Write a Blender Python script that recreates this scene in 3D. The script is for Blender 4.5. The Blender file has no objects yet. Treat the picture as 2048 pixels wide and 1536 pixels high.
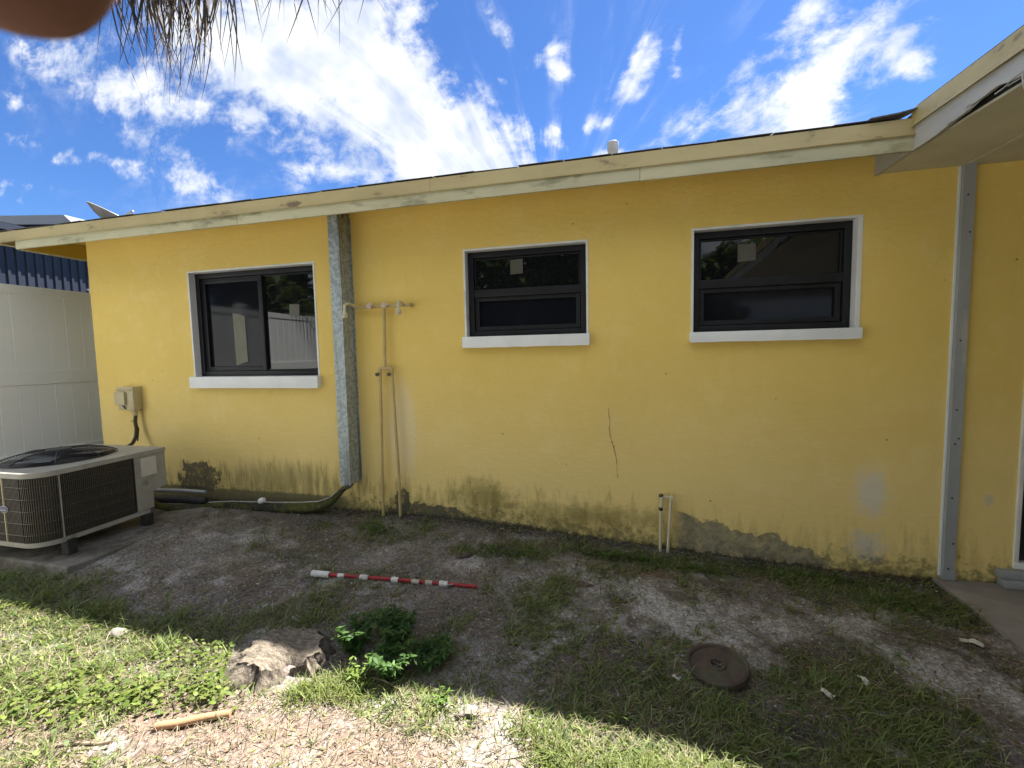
import bpy, bmesh, math, random
import numpy as np
from mathutils import Vector, Matrix
random.seed(7); RNG = np.random.default_rng(11)
S = bpy.context.scene
C = S.collection
R = math.radians

# ------------------------------------------------------------------ camera
YAW, PITCH, ROLL, FPX = 0.243181, 0.0728062, -0.0208092, 872.1
CAMZ = 1.535
fw = Vector((-math.sin(YAW)*math.cos(PITCH), math.cos(YAW)*math.cos(PITCH), -math.sin(PITCH)))
rt0 = Vector((math.cos(YAW), math.sin(YAW), 0)); up0 = rt0.cross(fw)
rt = math.cos(ROLL)*rt0 + math.sin(ROLL)*up0
up = -math.sin(ROLL)*rt0 + math.cos(ROLL)*up0
cd = bpy.data.cameras.new('camera'); cam = bpy.data.objects.new('camera', cd); C.objects.link(cam)
CAMM = Matrix(((rt.x, up.x, -fw.x, 0), (rt.y, up.y, -fw.y, 0), (rt.z, up.z, -fw.z, CAMZ), (0, 0, 0, 1)))
cam.matrix_world = CAMM
cd.sensor_fit = 'HORIZONTAL'; cd.sensor_width = 36; cd.lens = FPX/2048*36
cd.clip_start = 0.004; cd.clip_end = 2000
cd.dof.use_dof = True; cd.dof.focus_distance = 3.2; cd.dof.aperture_fstop = 24
S.camera = cam

# ------------------------------------------------------------------ node helper
class NT:
    def __init__(s, tree): s.t = tree; s.n = tree.nodes; s.l = tree.links
    def put(s, sock, v):
        if v is None: return
        if isinstance(v, bpy.types.NodeSocket): s.l.new(v, sock)
        elif isinstance(v, (int, float)):
            sock.default_value = v if sock.type in ('VALUE', 'INT') else ((v, v, v, 1) if sock.type == 'RGBA' else (v, v, v))
        else:
            sock.default_value = (*v, 1) if (sock.type == 'RGBA' and len(v) == 3) else v
    def math(s, op, a, b=None, c=None, clamp=False):
        m = s.n.new('ShaderNodeMath'); m.operation = op; m.use_clamp = clamp
        for i, v in enumerate((a, b, c)): s.put(m.inputs[i], v)
        return m.outputs[0]
    def vm(s, op, a, b=None, out=0):
        m = s.n.new('ShaderNodeVectorMath'); m.operation = op
        s.put(m.inputs[0], a); s.put(m.inputs[1], b)
        return m.outputs['Value'] if op in ('DOT_PRODUCT', 'LENGTH') else m.outputs[0]
    def add(s, a, b): return s.math('ADD', a, b)
    def sub(s, a, b): return s.math('SUBTRACT', a, b)
    def mul(s, a, b): return s.math('MULTIPLY', a, b)
    def mix(s, f, a, b, blend='MIX'):
        m = s.n.new('ShaderNodeMix'); m.data_type = 'RGBA'; m.blend_type = blend
        s.put(m.inputs[0], f); s.put(m.inputs[6], a); s.put(m.inputs[7], b); return m.outputs[2]
    def noise(s, vec, scale, detail=4, rough=.55, dist=0, dim='3D'):
        m = s.n.new('ShaderNodeTexNoise'); m.noise_dimensions = dim; s.put(m.inputs['Vector'], vec)
        m.inputs['Scale'].default_value = scale; m.inputs['Detail'].default_value = detail
        m.inputs['Roughness'].default_value = rough; m.inputs['Distortion'].default_value = dist
        return m.outputs[0]
    def voro(s, vec, scale, out='Distance', feature='F1', rand=1):
        m = s.n.new('ShaderNodeTexVoronoi'); m.feature = feature; s.put(m.inputs['Vector'], vec)
        m.inputs['Scale'].default_value = scale; m.inputs['Randomness'].default_value = rand
        return m.outputs[out]
    def sm(s, v, a, b, lo=0, hi=1):
        m = s.n.new('ShaderNodeMapRange'); m.interpolation_type = 'SMOOTHSTEP'
        s.put(m.inputs[0], v); m.inputs[1].default_value = a; m.inputs[2].default_value = b
        m.inputs[3].default_value = lo; m.inputs[4].default_value = hi; return m.outputs[0]
    def xyz(s, v):
        m = s.n.new('ShaderNodeSeparateXYZ'); s.put(m.inputs[0], v); return m.outputs
    def comb(s, x, y, z):
        m = s.n.new('ShaderNodeCombineXYZ')
        for i, v in enumerate((x, y, z)): s.put(m.inputs[i], v)
        return m.outputs[0]
    def objco(s):
        return s.n.new('ShaderNodeTexCoord').outputs['Object']
    def scale(s, v, k): return s.vm('MULTIPLY', v, k)
    def bump(s, h, strength=.3, dist=.01, normal=None):
        m = s.n.new('ShaderNodeBump'); m.inputs['Strength'].default_value = strength
        m.inputs['Distance'].default_value = dist; s.put(m.inputs['Height'], h)
        if normal is not None: s.put(m.inputs['Normal'], normal)
        return m.outputs[0]

# ------------------------------------------------------------------ world and sun
SUN_TO = Vector((1.05, 1.25, 2.72)).normalized()
elev = math.asin(SUN_TO.z); azi = math.atan2(SUN_TO.x, SUN_TO.y)      # azimuth from +Y towards +X
W = bpy.data.worlds.new('World'); S.world = W; W.use_nodes = True
w = NT(W.node_tree); w.n.clear()
sky = w.n.new('ShaderNodeTexSky'); sky.sky_type = 'NISHITA'; sky.sun_disc = False
sky.sun_elevation = elev; sky.sun_rotation = azi; sky.altitude = 0
sky.air_density = 1.0; sky.dust_density = 0.15; sky.ozone_density = 4.0
SKY_STRENGTH = 0.055
W.cycles.sampling_method = 'MANUAL'; W.cycles.sample_map_resolution = 512
# clouds live in the world's directions: (u, v) = direction seen on the plane of the house wall
CL = [(-0.961,0.815,2.21,-1.68,-3.61,-6.45,1.3),(-0.845,0.709,2.14,-4.37,-7.35,-6.12,1),(-0.549,0.626,1.25,-2.28,-6.91,-5.57,1.5),(-0.386,0.489,2.83,-3.09,-7.5,-8.23,1.3),(-0.656,0.439,3.38,-0.9,-3.54,-13.39,0.55),(-1.47,0.838,2.59,-1.81,-5.27,-12.02,0.95),(-1.221,0.73,4.28,-2.08,-7.39,-20.41,0.6),(-1.261,0.602,4.21,-3.77,-10.09,-18.36,1),(-1.502,0.576,1.98,-1.15,-10.31,-29.64,0.65),(-1.09,0.467,11.28,-3.63,-9.08,-36.54,0.6),(-1.803,0.529,6.42,-0.93,-3.85,-36.6,0.5),(-1.783,0.817,7.86,-5.93,-8.51,-20.6,0.6),(-0.634,0.837,3.88,-3.36,-8.53,-12.26,0.7),(-0.27,0.739,10.86,-19.34,-38.58,-29.47,0.75),(-0.152,0.668,14.25,14.55,24.22,-26.17,1),(-0.104,0.604,19.94,-13.64,-19.98,-27.66,1.1),(0.025,0.593,8.38,8.92,27.98,-25.59,1.05),(0.107,0.609,13.95,19.68,58.84,-33.9,0.8),(-0.034,0.497,34.88,30.89,57.22,-68.68,0.75),(-0.267,0.624,45.09,-10.06,-37.22,-113.63,0.6),(0.348,0.626,10.85,6.55,9.13,-16.07,1.1),(0.409,0.542,4.26,4.25,21.99,-17.15,0.75),(0.335,0.457,6.4,3.08,8.39,-19.31,1.2),(0.18,0.479,6.7,3.27,6.08,-14.94,0.7),(0.519,0.492,20.34,9.58,21.95,-48.83,0.95),(0.524,0.557,14.19,11.29,29.56,-29.84,0.9),(0.033,0.428,16.01,-1.42,-14.93,-69.24,0.8),(-0.15,0.458,8.84,-3.68,-26.13,-54.45,0.5),(0.253,0.569,27.63,9.5,14.86,-70.59,0.45),(-0.483,0.791,15.52,-0.65,-4.34,-22.48,0.8)]
dr = w.n.new('ShaderNodeTexCoord').outputs['Generated']
dx, dy, dz = w.xyz(dr)
ys = w.math('MAXIMUM', dy, 0.12)
uv = w.comb(w.math('DIVIDE', dx, ys), w.math('DIVIDE', dz, ys), 0)
warp = w.n.new('ShaderNodeTexNoise'); warp.noise_dimensions = '2D'; w.put(warp.inputs['Vector'], uv); warp.inputs['Scale'].default_value = 6; warp.inputs['Detail'].default_value = 3
wv = w.vm('MULTIPLY', w.vm('SUBTRACT', warp.outputs['Color'], (.5, .5, .5)), (.13, .13, 0))
uvw = w.vm('ADD', uv, wv)
U_, V_, _ = w.xyz(uvw)
sq = w.comb(w.mul(U_, U_), w.mul(U_, V_), w.mul(V_, V_)); ln = w.comb(U_, V_, 1.0)
tot = 0.0
for cu, cv, a, b, c, d, amp in CL:
    A_, B_, C_ = a*a+c*c, 2*(a*b+c*d), b*b+d*d
    D_, E_ = -2*A_*cu-B_*cv, -2*C_*cv-B_*cu; F_ = A_*cu*cu+B_*cu*cv+C_*cv*cv
    r2 = w.add(w.vm('DOT_PRODUCT', sq, (-A_, -B_, -C_)), w.vm('DOT_PRODUCT', ln, (-D_, -E_, -F_)))
    tot = w.math('MULTIPLY_ADD', w.math('EXPONENT', r2), amp, tot)
# fine structure: billows and drawn-out streaks
dzp = w.add(w.math('MAXIMUM', dz, 0), .12)
pp = w.comb(w.math('DIVIDE', dx, dzp), w.math('DIVIDE', dy, dzp), 0)
n1 = w.noise(w.scale(uv, (1, 1.25, 1)), 9, 6, .66, .15, '2D')
n2 = w.noise(w.scale(pp, (1.0, .30, 1)), 3.0, 4, .62, .25, '2D')
ux_, vx_, _ = w.xyz(uv)
pu, pv = w.sub(ux_, -.16), w.sub(vx_, .22)                    # streaks fan out from low over the roof
rad = w.math('SQRT', w.math('MULTIPLY_ADD', pu, pu, w.mul(pv, pv)))
n3 = w.noise(w.comb(w.mul(w.math('ARCTAN2', pv, pu), 7.0), w.mul(rad, 2.6), 0), 1.0, 5, .60, .35, '2D')
nn = w.add(w.mul(w.sub(n1, .5), 3.3), w.mul(w.sub(n3, .5), 1.5))
front = w.sm(dy, .1, .3)
far = w.mul(w.sub(w.noise(pp, .55, 2, .5, 0, '2D'), .28), 5.0)         # unseen cloud over the rest of the sky, denser for fill light
base = w.add(w.mul(front, tot), w.mul(w.sub(1, front), far))
val = w.add(base, nn)
dens = w.mul(w.sm(val, .15, 1.5), w.sm(base, .10, .45))
dens = w.math('MAXIMUM', dens, w.mul(w.mul(w.sm(n3, .48, .80), w.sm(n1, .28, .62)), w.sm(tot, -.02, .35, .12, .55)))   # thin high veil
dens = w.mul(dens, w.sm(dz, -.02, .12))
shade = w.sm(w.noise(w.vm('ADD', uv, (.03, .05, 0)), 6, 3, .6, 0, '2D'), .3, .7)
cloudc = w.mix(w.mul(w.add(shade, w.sm(n3, .3, .7)), .5), (.52, .60, .76), (1.0, 1.0, 1.0))
CLOUD = 4.6
cloudc = w.scale(cloudc, (CLOUD, CLOUD, CLOUD))
skyc = w.vm('MULTIPLY', sky.outputs[0], (.325, .465, .675))
col = w.mix(w.mul(dens, .95), skyc, cloudc)
bg = w.n.new('ShaderNodeBackground'); w.put(bg.inputs[0], col); bg.inputs[1].default_value = SKY_STRENGTH
# unseen cloud behind the viewer, thickened to fill the shade, with fewer nodes
dens2 = w.mul(w.mul(w.sm(w.add(far, w.mul(w.sub(n2, .5), 3.0)), .22, 1.35), w.sm(far, .10, .45)), w.sm(dz, -.02, .12))
col2 = w.mix(w.mul(dens2, .95), skyc, (CLOUD*.88, CLOUD*.90, CLOUD*.93))
bg2 = w.n.new('ShaderNodeBackground'); w.put(bg2.inputs[0], col2); bg2.inputs[1].default_value = SKY_STRENGTH
mxs = w.n.new('ShaderNodeMixShader'); w.put(mxs.inputs[0], w.math('GREATER_THAN', dy, .1)); w.l.new(bg2.outputs[0], mxs.inputs[1]); w.l.new(bg.outputs[0], mxs.inputs[2])
wo = w.n.new('ShaderNodeOutputWorld'); w.l.new(mxs.outputs[0], wo.inputs[0])

sl = bpy.data.lights.new('sun', 'SUN'); sl.energy = 4.2; sl.angle = R(.53); sl.color = (1, .95, .86)
so = bpy.data.objects.new('sun', sl); C.objects.link(so); so.location = (4, 6, 12)
so.rotation_euler = (-SUN_TO).to_track_quat('-Z', 'Y').to_euler()
S.view_settings.view_transform = 'Standard'; S.view_settings.look = 'None'
S.view_settings.exposure = 2.32; S.view_settings.gamma = 1.0; S.view_settings.use_curve_mapping = False
S.render.engine = 'CYCLES'
S.cycles.max_bounces = 8; S.cycles.diffuse_bounces = 3; S.cycles.caustics_reflective = False; S.cycles.caustics_refractive = False

# ------------------------------------------------------------------ object helpers
def tag(o, label=None, cat=None, group=None, kind=None):
    if label: o['label'] = label
    if cat: o['category'] = cat
    if group: o['group'] = group
    if kind: o['kind'] = kind
    return o
def empty(name, loc, label, cat, group=None):
    o = bpy.data.objects.new(name, None); o.location = loc; o.empty_display_size = .1; C.objects.link(o)
    return tag(o, label, cat, group)
def put(o, parent):
    C.objects.link(o)
    if parent is not None:
        o.parent = parent
        if parent.parent is None and parent.type == 'EMPTY':
            o.matrix_parent_inverse = Matrix.Translation(-parent.location)
        elif parent.type == 'MESH' and parent.parent is None:
            o.matrix_parent_inverse = Matrix.Translation(-parent.location)
    return o
class MB:
    def __init__(s): s.v = []; s.f = []
    def add(s, v, f):
        o = len(s.v); s.v += [tuple(p) for p in v]; s.f += [tuple(i+o for i in q) for q in f]; return s
    def box(s, x0, x1, y0, y1, z0, z1, bev=0, M=None):
        x0, x1 = min(x0, x1), max(x0, x1); y0, y1 = min(y0, y1), max(y0, y1); z0, z1 = min(z0, z1), max(z0, z1)
        v = [(x, y, z) for z in (z0, z1) for y in (y0, y1) for x in (x0, x1)]
        f = [(0, 2, 3, 1), (4, 5, 7, 6), (0, 1, 5, 4), (2, 6, 7, 3), (0, 4, 6, 2), (1, 3, 7, 5)]
        if bev:
            bm = bmesh.new(); vs = [bm.verts.new(p) for p in v]
            for q in f: bm.faces.new([vs[i] for i in q])
            bmesh.ops.bevel(bm, geom=bm.edges[:], offset=bev, segments=2, affect='EDGES', profile=.6)
            bm.verts.index_update()
            v = [tuple(p.co) for p in bm.verts]; f = [tuple(p.index for p in q.verts) for q in bm.faces]; bm.free()
        if M is not None: v = [tuple(M @ Vector(p)) for p in v]
        return s.add(v, f)
    def quad(s, a, b, c, d): return s.add([a, b, c, d], [(0, 1, 2, 3)])
    def tube(s, path, r, n=10, cap=True):
        P = [Vector(p) for p in path]; m = len(P)
        rr = r if isinstance(r, (list, tuple)) else [r]*m
        T = []
        for i in range(m):
            t = (P[min(i+1, m-1)]-P[max(i-1, 0)]); T.append(t.normalized() if t.length > 1e-9 else Vector((0, 0, 1)))
        a = T[0].orthogonal().normalized(); v = []; f = []
        for i in range(m):
            a = (a-T[i]*a.dot(T[i])).normalized(); b = T[i].cross(a)
            for k in range(n):
                th = 2*math.pi*k/n
                v.append(P[i]+(a*math.cos(th)+b*math.sin(th))*rr[i])
        for i in range(m-1):
            for k in range(n):
                k2 = (k+1) % n
                f.append((i*n+k, i*n+k2, (i+1)*n+k2, (i+1)*n+k))
        if cap:
            f.append(tuple(range(n-1, -1, -1))); f.append(tuple((m-1)*n+k for k in range(n)))
        return s.add(v, f)
    def lathe(s, prof, n=24, M=None, cap=True):
        v = []; f = []; m = len(prof)
        for (r, z) in prof:
            for k in range(n):
                th = 2*math.pi*k/n; v.append(Vector((r*math.cos(th), r*math.sin(th), z)))
        for i in range(m-1):
            for k in range(n):
                k2 = (k+1) % n; f.append((i*n+k, i*n+k2, (i+1)*n+k2, (i+1)*n+k))
        if cap:
            f.append(tuple(range(n-1, -1, -1))); f.append(tuple((m-1)*n+k for k in range(n)))
        if M is not None: v = [M @ p for p in v]
        return s.add(v, f)
    def prism(s, pts, axis, a, b):
        """polygon pts (2D) extruded along axis ('x','y','z') from a to b"""
        n = len(pts)
        def P(p, t): return {'x': (t, p[0], p[1]), 'y': (p[0], t, p[1]), 'z': (p[0], p[1], t)}[axis]
        v = [P(p, a) for p in pts]+[P(p, b) for p in pts]
        f = [tuple(range(n)), tuple(range(2*n-1, n-1, -1))]+[(i, i+n, (i+1) % n+n, (i+1) % n) for i in range(n)]
        return s.add(v, f)
    def mesh(s, name, smooth=None, fix=True):
        me = bpy.data.meshes.new(name); me.from_pydata([tuple(p) for p in s.v], [], s.f); me.validate()
        if fix:
            bm = bmesh.new(); bm.from_mesh(me); bmesh.ops.recalc_face_normals(bm, faces=bm.faces[:]); bm.to_mesh(me); bm.free()
        if smooth:
            me.shade_smooth(); me.set_sharp_from_angle(angle=R(smooth))
        return me
    def build(s, name, mat, parent=None, smooth=None, fix=True):
        me = s.mesh(name, smooth, fix); me.materials.append(mat)
        o = bpy.data.objects.new(name, me)
        if parent is None:                     # a top-level mesh has its origin at its base
            co = np.array([v.co for v in me.vertices]); lo = co.min(0); hi = co.max(0)
            c = Vector(((lo[0]+hi[0])/2, (lo[1]+hi[1])/2, lo[2]))
            me.transform(Matrix.Translation(-c)); o.location = c
        return put(o, parent)
def np_mesh(name, V, Q, mat, colors=None, parent=None, smooth=False):
    me = bpy.data.meshes.new(name); nv = len(V); nq = len(Q)
    me.vertices.add(nv); me.vertices.foreach_set('co', np.ascontiguousarray(V, np.float32).ravel())
    me.loops.add(nq*4); me.loops.foreach_set('vertex_index', np.ascontiguousarray(Q, np.int32).ravel())
    me.polygons.add(nq); me.polygons.foreach_set('loop_start', np.arange(0, nq*4, 4, dtype=np.int32))
    me.polygons.foreach_set('loop_total', np.full(nq, 4, np.int32))
    if smooth: me.polygons.foreach_set('use_smooth', np.ones(nq, bool))
    me.update(calc_edges=True); me.validate()
    if colors is not None:
        a = me.color_attributes.new('Col', 'FLOAT_COLOR', 'POINT')
        cc = np.ones((nv, 4), np.float32); cc[:, :3] = colors; a.data.foreach_set('color', cc.ravel())
    me.materials.append(mat)
    o = bpy.data.objects.new(name, me); return put(o, parent)

# numpy value noise
_T = RNG.random((256, 256))
def vnoise(x, y):
    xi = np.floor(x).astype(int); yi = np.floor(y).astype(int); xf = x-xi; yf = y-yi
    xf = xf*xf*(3-2*xf); yf = yf*yf*(3-2*yf); a = xi & 255; b = yi & 255; a1 = (a+1) & 255; b1 = (b+1) & 255
    return (_T[a, b]*(1-xf)+_T[a1, b]*xf)*(1-yf)+(_T[a, b1]*(1-xf)+_T[a1, b1]*xf)*yf
def fbm(x, y, o=5, g=.5):
    s = 0; a = 1; t = 0
    for i in range(o):
        s = s+a*vnoise(x*2**i+17.3*i, y*2**i+5.1*i); t += a; a *= g
    return s/t

# ------------------------------------------------------------------ materials
def new_mat(name):
    m = bpy.data.materials.new(name); m.use_nodes = True; n = NT(m.node_tree)
    return m, n, m.node_tree.nodes['Principled BSDF']
def pm(name, c1, c2=None, sc=6, rough=.6, bump=.15, bs=60, metal=0, spec=.5, lo=.35, hi=.65, c3=None, sc3=1.5, lo3=.55, hi3=.7, bd=.003, stretch=(1, 1, 1), coat=0):
    m, n, b = new_mat(name); co = n.scale(n.objco(), stretch)
    c = c1
    if c2: c = n.mix(n.sm(n.noise(co, sc, 4, .6), lo, hi), c1, c2)
    if c3: c = n.mix(n.sm(n.noise(co, sc3, 5, .65), lo3, hi3), c, c3)
    n.put(b.inputs['Base Color'], c)
    b.inputs['Roughness'].default_value = rough
    b.inputs['Metallic'].default_value = metal; b.inputs['Specular IOR Level'].default_value = spec
    b.inputs['Coat Weight'].default_value = coat
    if bump: n.put(b.inputs['Normal'], n.bump(n.noise(co, bs, 2, .65), bump, bd))
    return m
MT = {}
MT['white'] = pm('white_paint', (.80, .81, .79), (.72, .73, .71), 4, .5, .15, 90, c3=(.45, .44, .38), sc3=3, lo3=.62, hi3=.78)
MT['sill'] = pm('sill_paint', (.84, .87, .87), (.78, .81, .81), 5, .5, .2, 70)
MT['fascia'] = pm('fascia_paint', (.58, .55, .36), (.50, .48, .31), 3, .55, .2, 40, c3=(.30, .29, .17), sc3=3.2, lo3=.52, hi3=.70, stretch=(1, 1, 3))
MT['drip'] = pm('drip_band_paint', (.55, .46, .23), (.47, .39, .19), 3, .5, .15, 50, c3=(.20, .15, .09), sc3=6, lo3=.59, hi3=.70, stretch=(.6, 1, 1.6))
MT['ochre'] = pm('soffit_paint_yellow', (.62, .43, .07), (.55, .37, .05), 3, .6, .15, 50)
MT['grey_board'] = pm('weathered_board', (.50, .50, .47), (.40, .40, .38), 4, .65, .35, 45, c3=(.25, .24, .22), sc3=7, lo3=.58, hi3=.7, stretch=(1, .35, 1.6))
MT['soffit'] = pm('soffit_beige', (.66, .63, .48), (.58, .55, .42), 2.5, .65, .15, 40)
MT['shingle'] = pm('asphalt_shingle', (.085, .08, .078), (.14, .135, .13), 30, .9, .5, 240)
MT['frame'] = pm('window_frame_black', (.010, .011, .014), (.015, .016, .019), 8, .5, .08, 120, spec=.3)
MT['galv'] = None
MT['black'] = pm('black_rubber', (.018, .018, .02), (.035, .034, .033), 15, .6, .3, 80)
MT['pvc'] = pm('painted_pipe', (.56, .44, .20), (.48, .37, .16), 9, .5, .15, 60, c3=(.32, .26, .14), sc3=12, lo3=.6, hi3=.75)
MT['cream'] = pm('cream_pvc', (.68, .62, .44), (.60, .54, .38), 9, .5, .15, 60)
MT['beige'] = pm('beige_box_paint', (.56, .48, .28), (.50, .43, .24), 9, .5, .1, 60)
MT['fence'] = pm('white_vinyl', (.88, .92, .92), (.86, .905, .90), 1.5, .38, .05, 60, c3=(.76, .83, .74), sc3=2, lo3=.6, hi3=.8)
MT['concrete'] = pm('concrete', (.25, .23, .20), (.165, .155, .13), 7, .9, .6, 60, c3=(.10, .088, .070), sc3=4, lo3=.42, hi3=.60, bd=.006)
MT['slab'] = pm('slab_concrete', (.30, .28, .26), (.23, .21, .195), 4, .85, .3, 60, c3=(.42, .40, .37), sc3=9, lo3=.66, hi3=.78)
MT['acmetal'] = pm('painted_steel_beige', (.37, .36, .31), (.31, .30, .255), 5, .5, .08, 80, c3=(.17, .155, .12), sc3=8, lo3=.56, hi3=.74)
MT['acdark'] = pm('coil_fins', (.050, .044, .034), (.085, .066, .045), 10, .6, .5, 160, stretch=(1, 1, .2))
MT['acgrille'] = pm('grille_wire', (.085, .075, .057), (.060, .053, .041), 14, .5, .1, 90)
MT['navy'] = pm('navy_sheet_metal', (.009, .014, .028), (.013, .019, .035), 2, .45, .08, 60)
MT['roofmetal'] = pm('grey_metal_roof', (.20, .22, .25), (.175, .195, .22), 2, .4, .05, 60)
MT['dish'] = pm('dish_grey', (.32, .32, .31), (.27, .27, .26), 7, .45, .08, 90)
MT['ventpipe'] = pm('vent_lead', (.55, .55, .54), (.40, .40, .39), 9, .55, .25, 50)
MT['rust'] = pm('rusty_iron', (.058, .043, .034), (.088, .058, .042), 16, .85, .6, 120, c3=(.072, .074, .045), sc3=6, lo3=.5, hi3=.64)
MT['red'] = pm('red_paint', (.36, .018, .028), (.28, .014, .022), 14, .35, .1, 90, c3=(.15, .02, .02), sc3=25, lo3=.6, hi3=.7)
MT['tape'] = pm('white_tape', (.66, .66, .64), (.55, .55, .52), 25, .6, .4, 90)
MT['tan_tape'] = pm('tan_tape', (.46, .44, .36), (.38, .36, .30), 25, .6, .4, 90)
MT['stick'] = pm('peeled_wood', (.40, .24, .13), (.32, .19, .10), 18, .7, .4, 60, stretch=(1, 1, 1))
MT['twig'] = pm('dry_twig', (.27, .21, .15), (.18, .14, .10), 30, .8, .3, 90)
MT['bark'] = pm('dark_bark', (.070, .052, .040), (.12, .09, .07), 14, .9, .8, 40)
MT['paper'] = pm('paper_scrap', (.66, .64, .56), (.55, .53, .46), 20, .7, .2, 60)
MT['sticker'] = pm('glass_label', (.10, .098, .075), (.08, .078, .06), 12, .5, .05, 60)
MT['panelpale'] = pm('pale_patch', (.17, .165, .125), (.14, .135, .10), 6, .6, .05, 60)
MT['stone'] = pm('pale_stone', (.46, .44, .40), (.34, .32, .29), 20, .8, .3, 60)
MT['door'] = pm('door_black', (.012, .013, .016), (.02, .02, .024), 4, .35, .05, 60)
MT['lamp'] = pm('lamp_shell', (.62, .60, .52), (.55, .53, .46), 6, .4, .05, 60)
MT['skin'] = pm('skin_brown', (.20, .085, .055), (.16, .065, .045), 40, .55, .2, 300)
MT['handle'] = pm('valve_handle_pink', (.62, .50, .44), (.50, .36, .32), 30, .5, .1, 60)
MT['copper'] = pm('weathered_brass', (.12, .095, .06), (.08, .07, .05), 20, .5, .2, 60, metal=.5)
MT['logo'] = pm('badge_blue', (.02, .035, .10), (.025, .04, .11), 10, .3, 0, 60)
MT['logow'] = pm('badge_silver', (.62, .64, .68), (.58, .6, .64), 10, .35, 0, 60)
MT['phone'] = pm('phone_black', (.015, .015, .017), (.02, .02, .022), 10, .3, 0, 60)

# galvanised sheet: a spangle of crystal flakes
def galv_mat(name, k=1.0, fl=48):
    m, n, b = new_mat(name); co = n.objco()
    cell = n.voro(n.vm('ADD', co, n.scale(n.vm('SUBTRACT', n.n.new('ShaderNodeTexNoise').outputs['Color'], (.5, .5, .5)), (.02, .02, .02))), fl, 'Color')
    t = n.xyz(cell)[0]
    c = n.mix(n.sm(t, .2, .8), (.27*k, .32*k, .335*k), (.44*k, .50*k, .515*k))
    c = n.mix(n.sm(n.noise(n.scale(co, (9, 9, .8)), 2, 5), .50, .72), c, (.20*k, .21*k, .205*k))
    n.put(b.inputs['Base Color'], c); b.inputs['Metallic'].default_value = .35
    n.put(b.inputs['Roughness'], n.sm(t, 0, 1, .38, .62))
    n.put(b.inputs['Normal'], n.bump(t, .05, .002)); return m
MT['galv'] = galv_mat('galvanised_spangle', 1.0)
MT['zinc'] = pm('zinc_channel', (.40, .43, .44), (.34, .37, .38), 4, .5, .08, 50, metal=.3, c3=(.50, .50, .46), sc3=6, lo3=.6, hi3=.75, stretch=(1, 1, .3))

# window glass: dark glossy pane, faintly uneven so that what it mirrors wavers
def glass_mat(name, c, rough=.02, spec=.5):
    m, n, b = new_mat(name); co = n.objco()
    b.inputs['Base Color'].default_value = (*c, 1); n.put(b.inputs['Roughness'], n.sm(n.noise(co, 9, 5), .4, .8, rough, rough+.05))
    b.inputs['IOR'].default_value = 1.52; b.inputs['Specular IOR Level'].default_value = spec
    n.put(b.inputs['Normal'], n.bump(n.noise(co, 1.6, 2), .03, .02)); return m
MT['glass'] = glass_mat('dark_glass', (.008, .009, .010), .015, .6)
MT['screen'] = glass_mat('insect_screen_glass', (.009, .010, .014), .06, .14)

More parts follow.
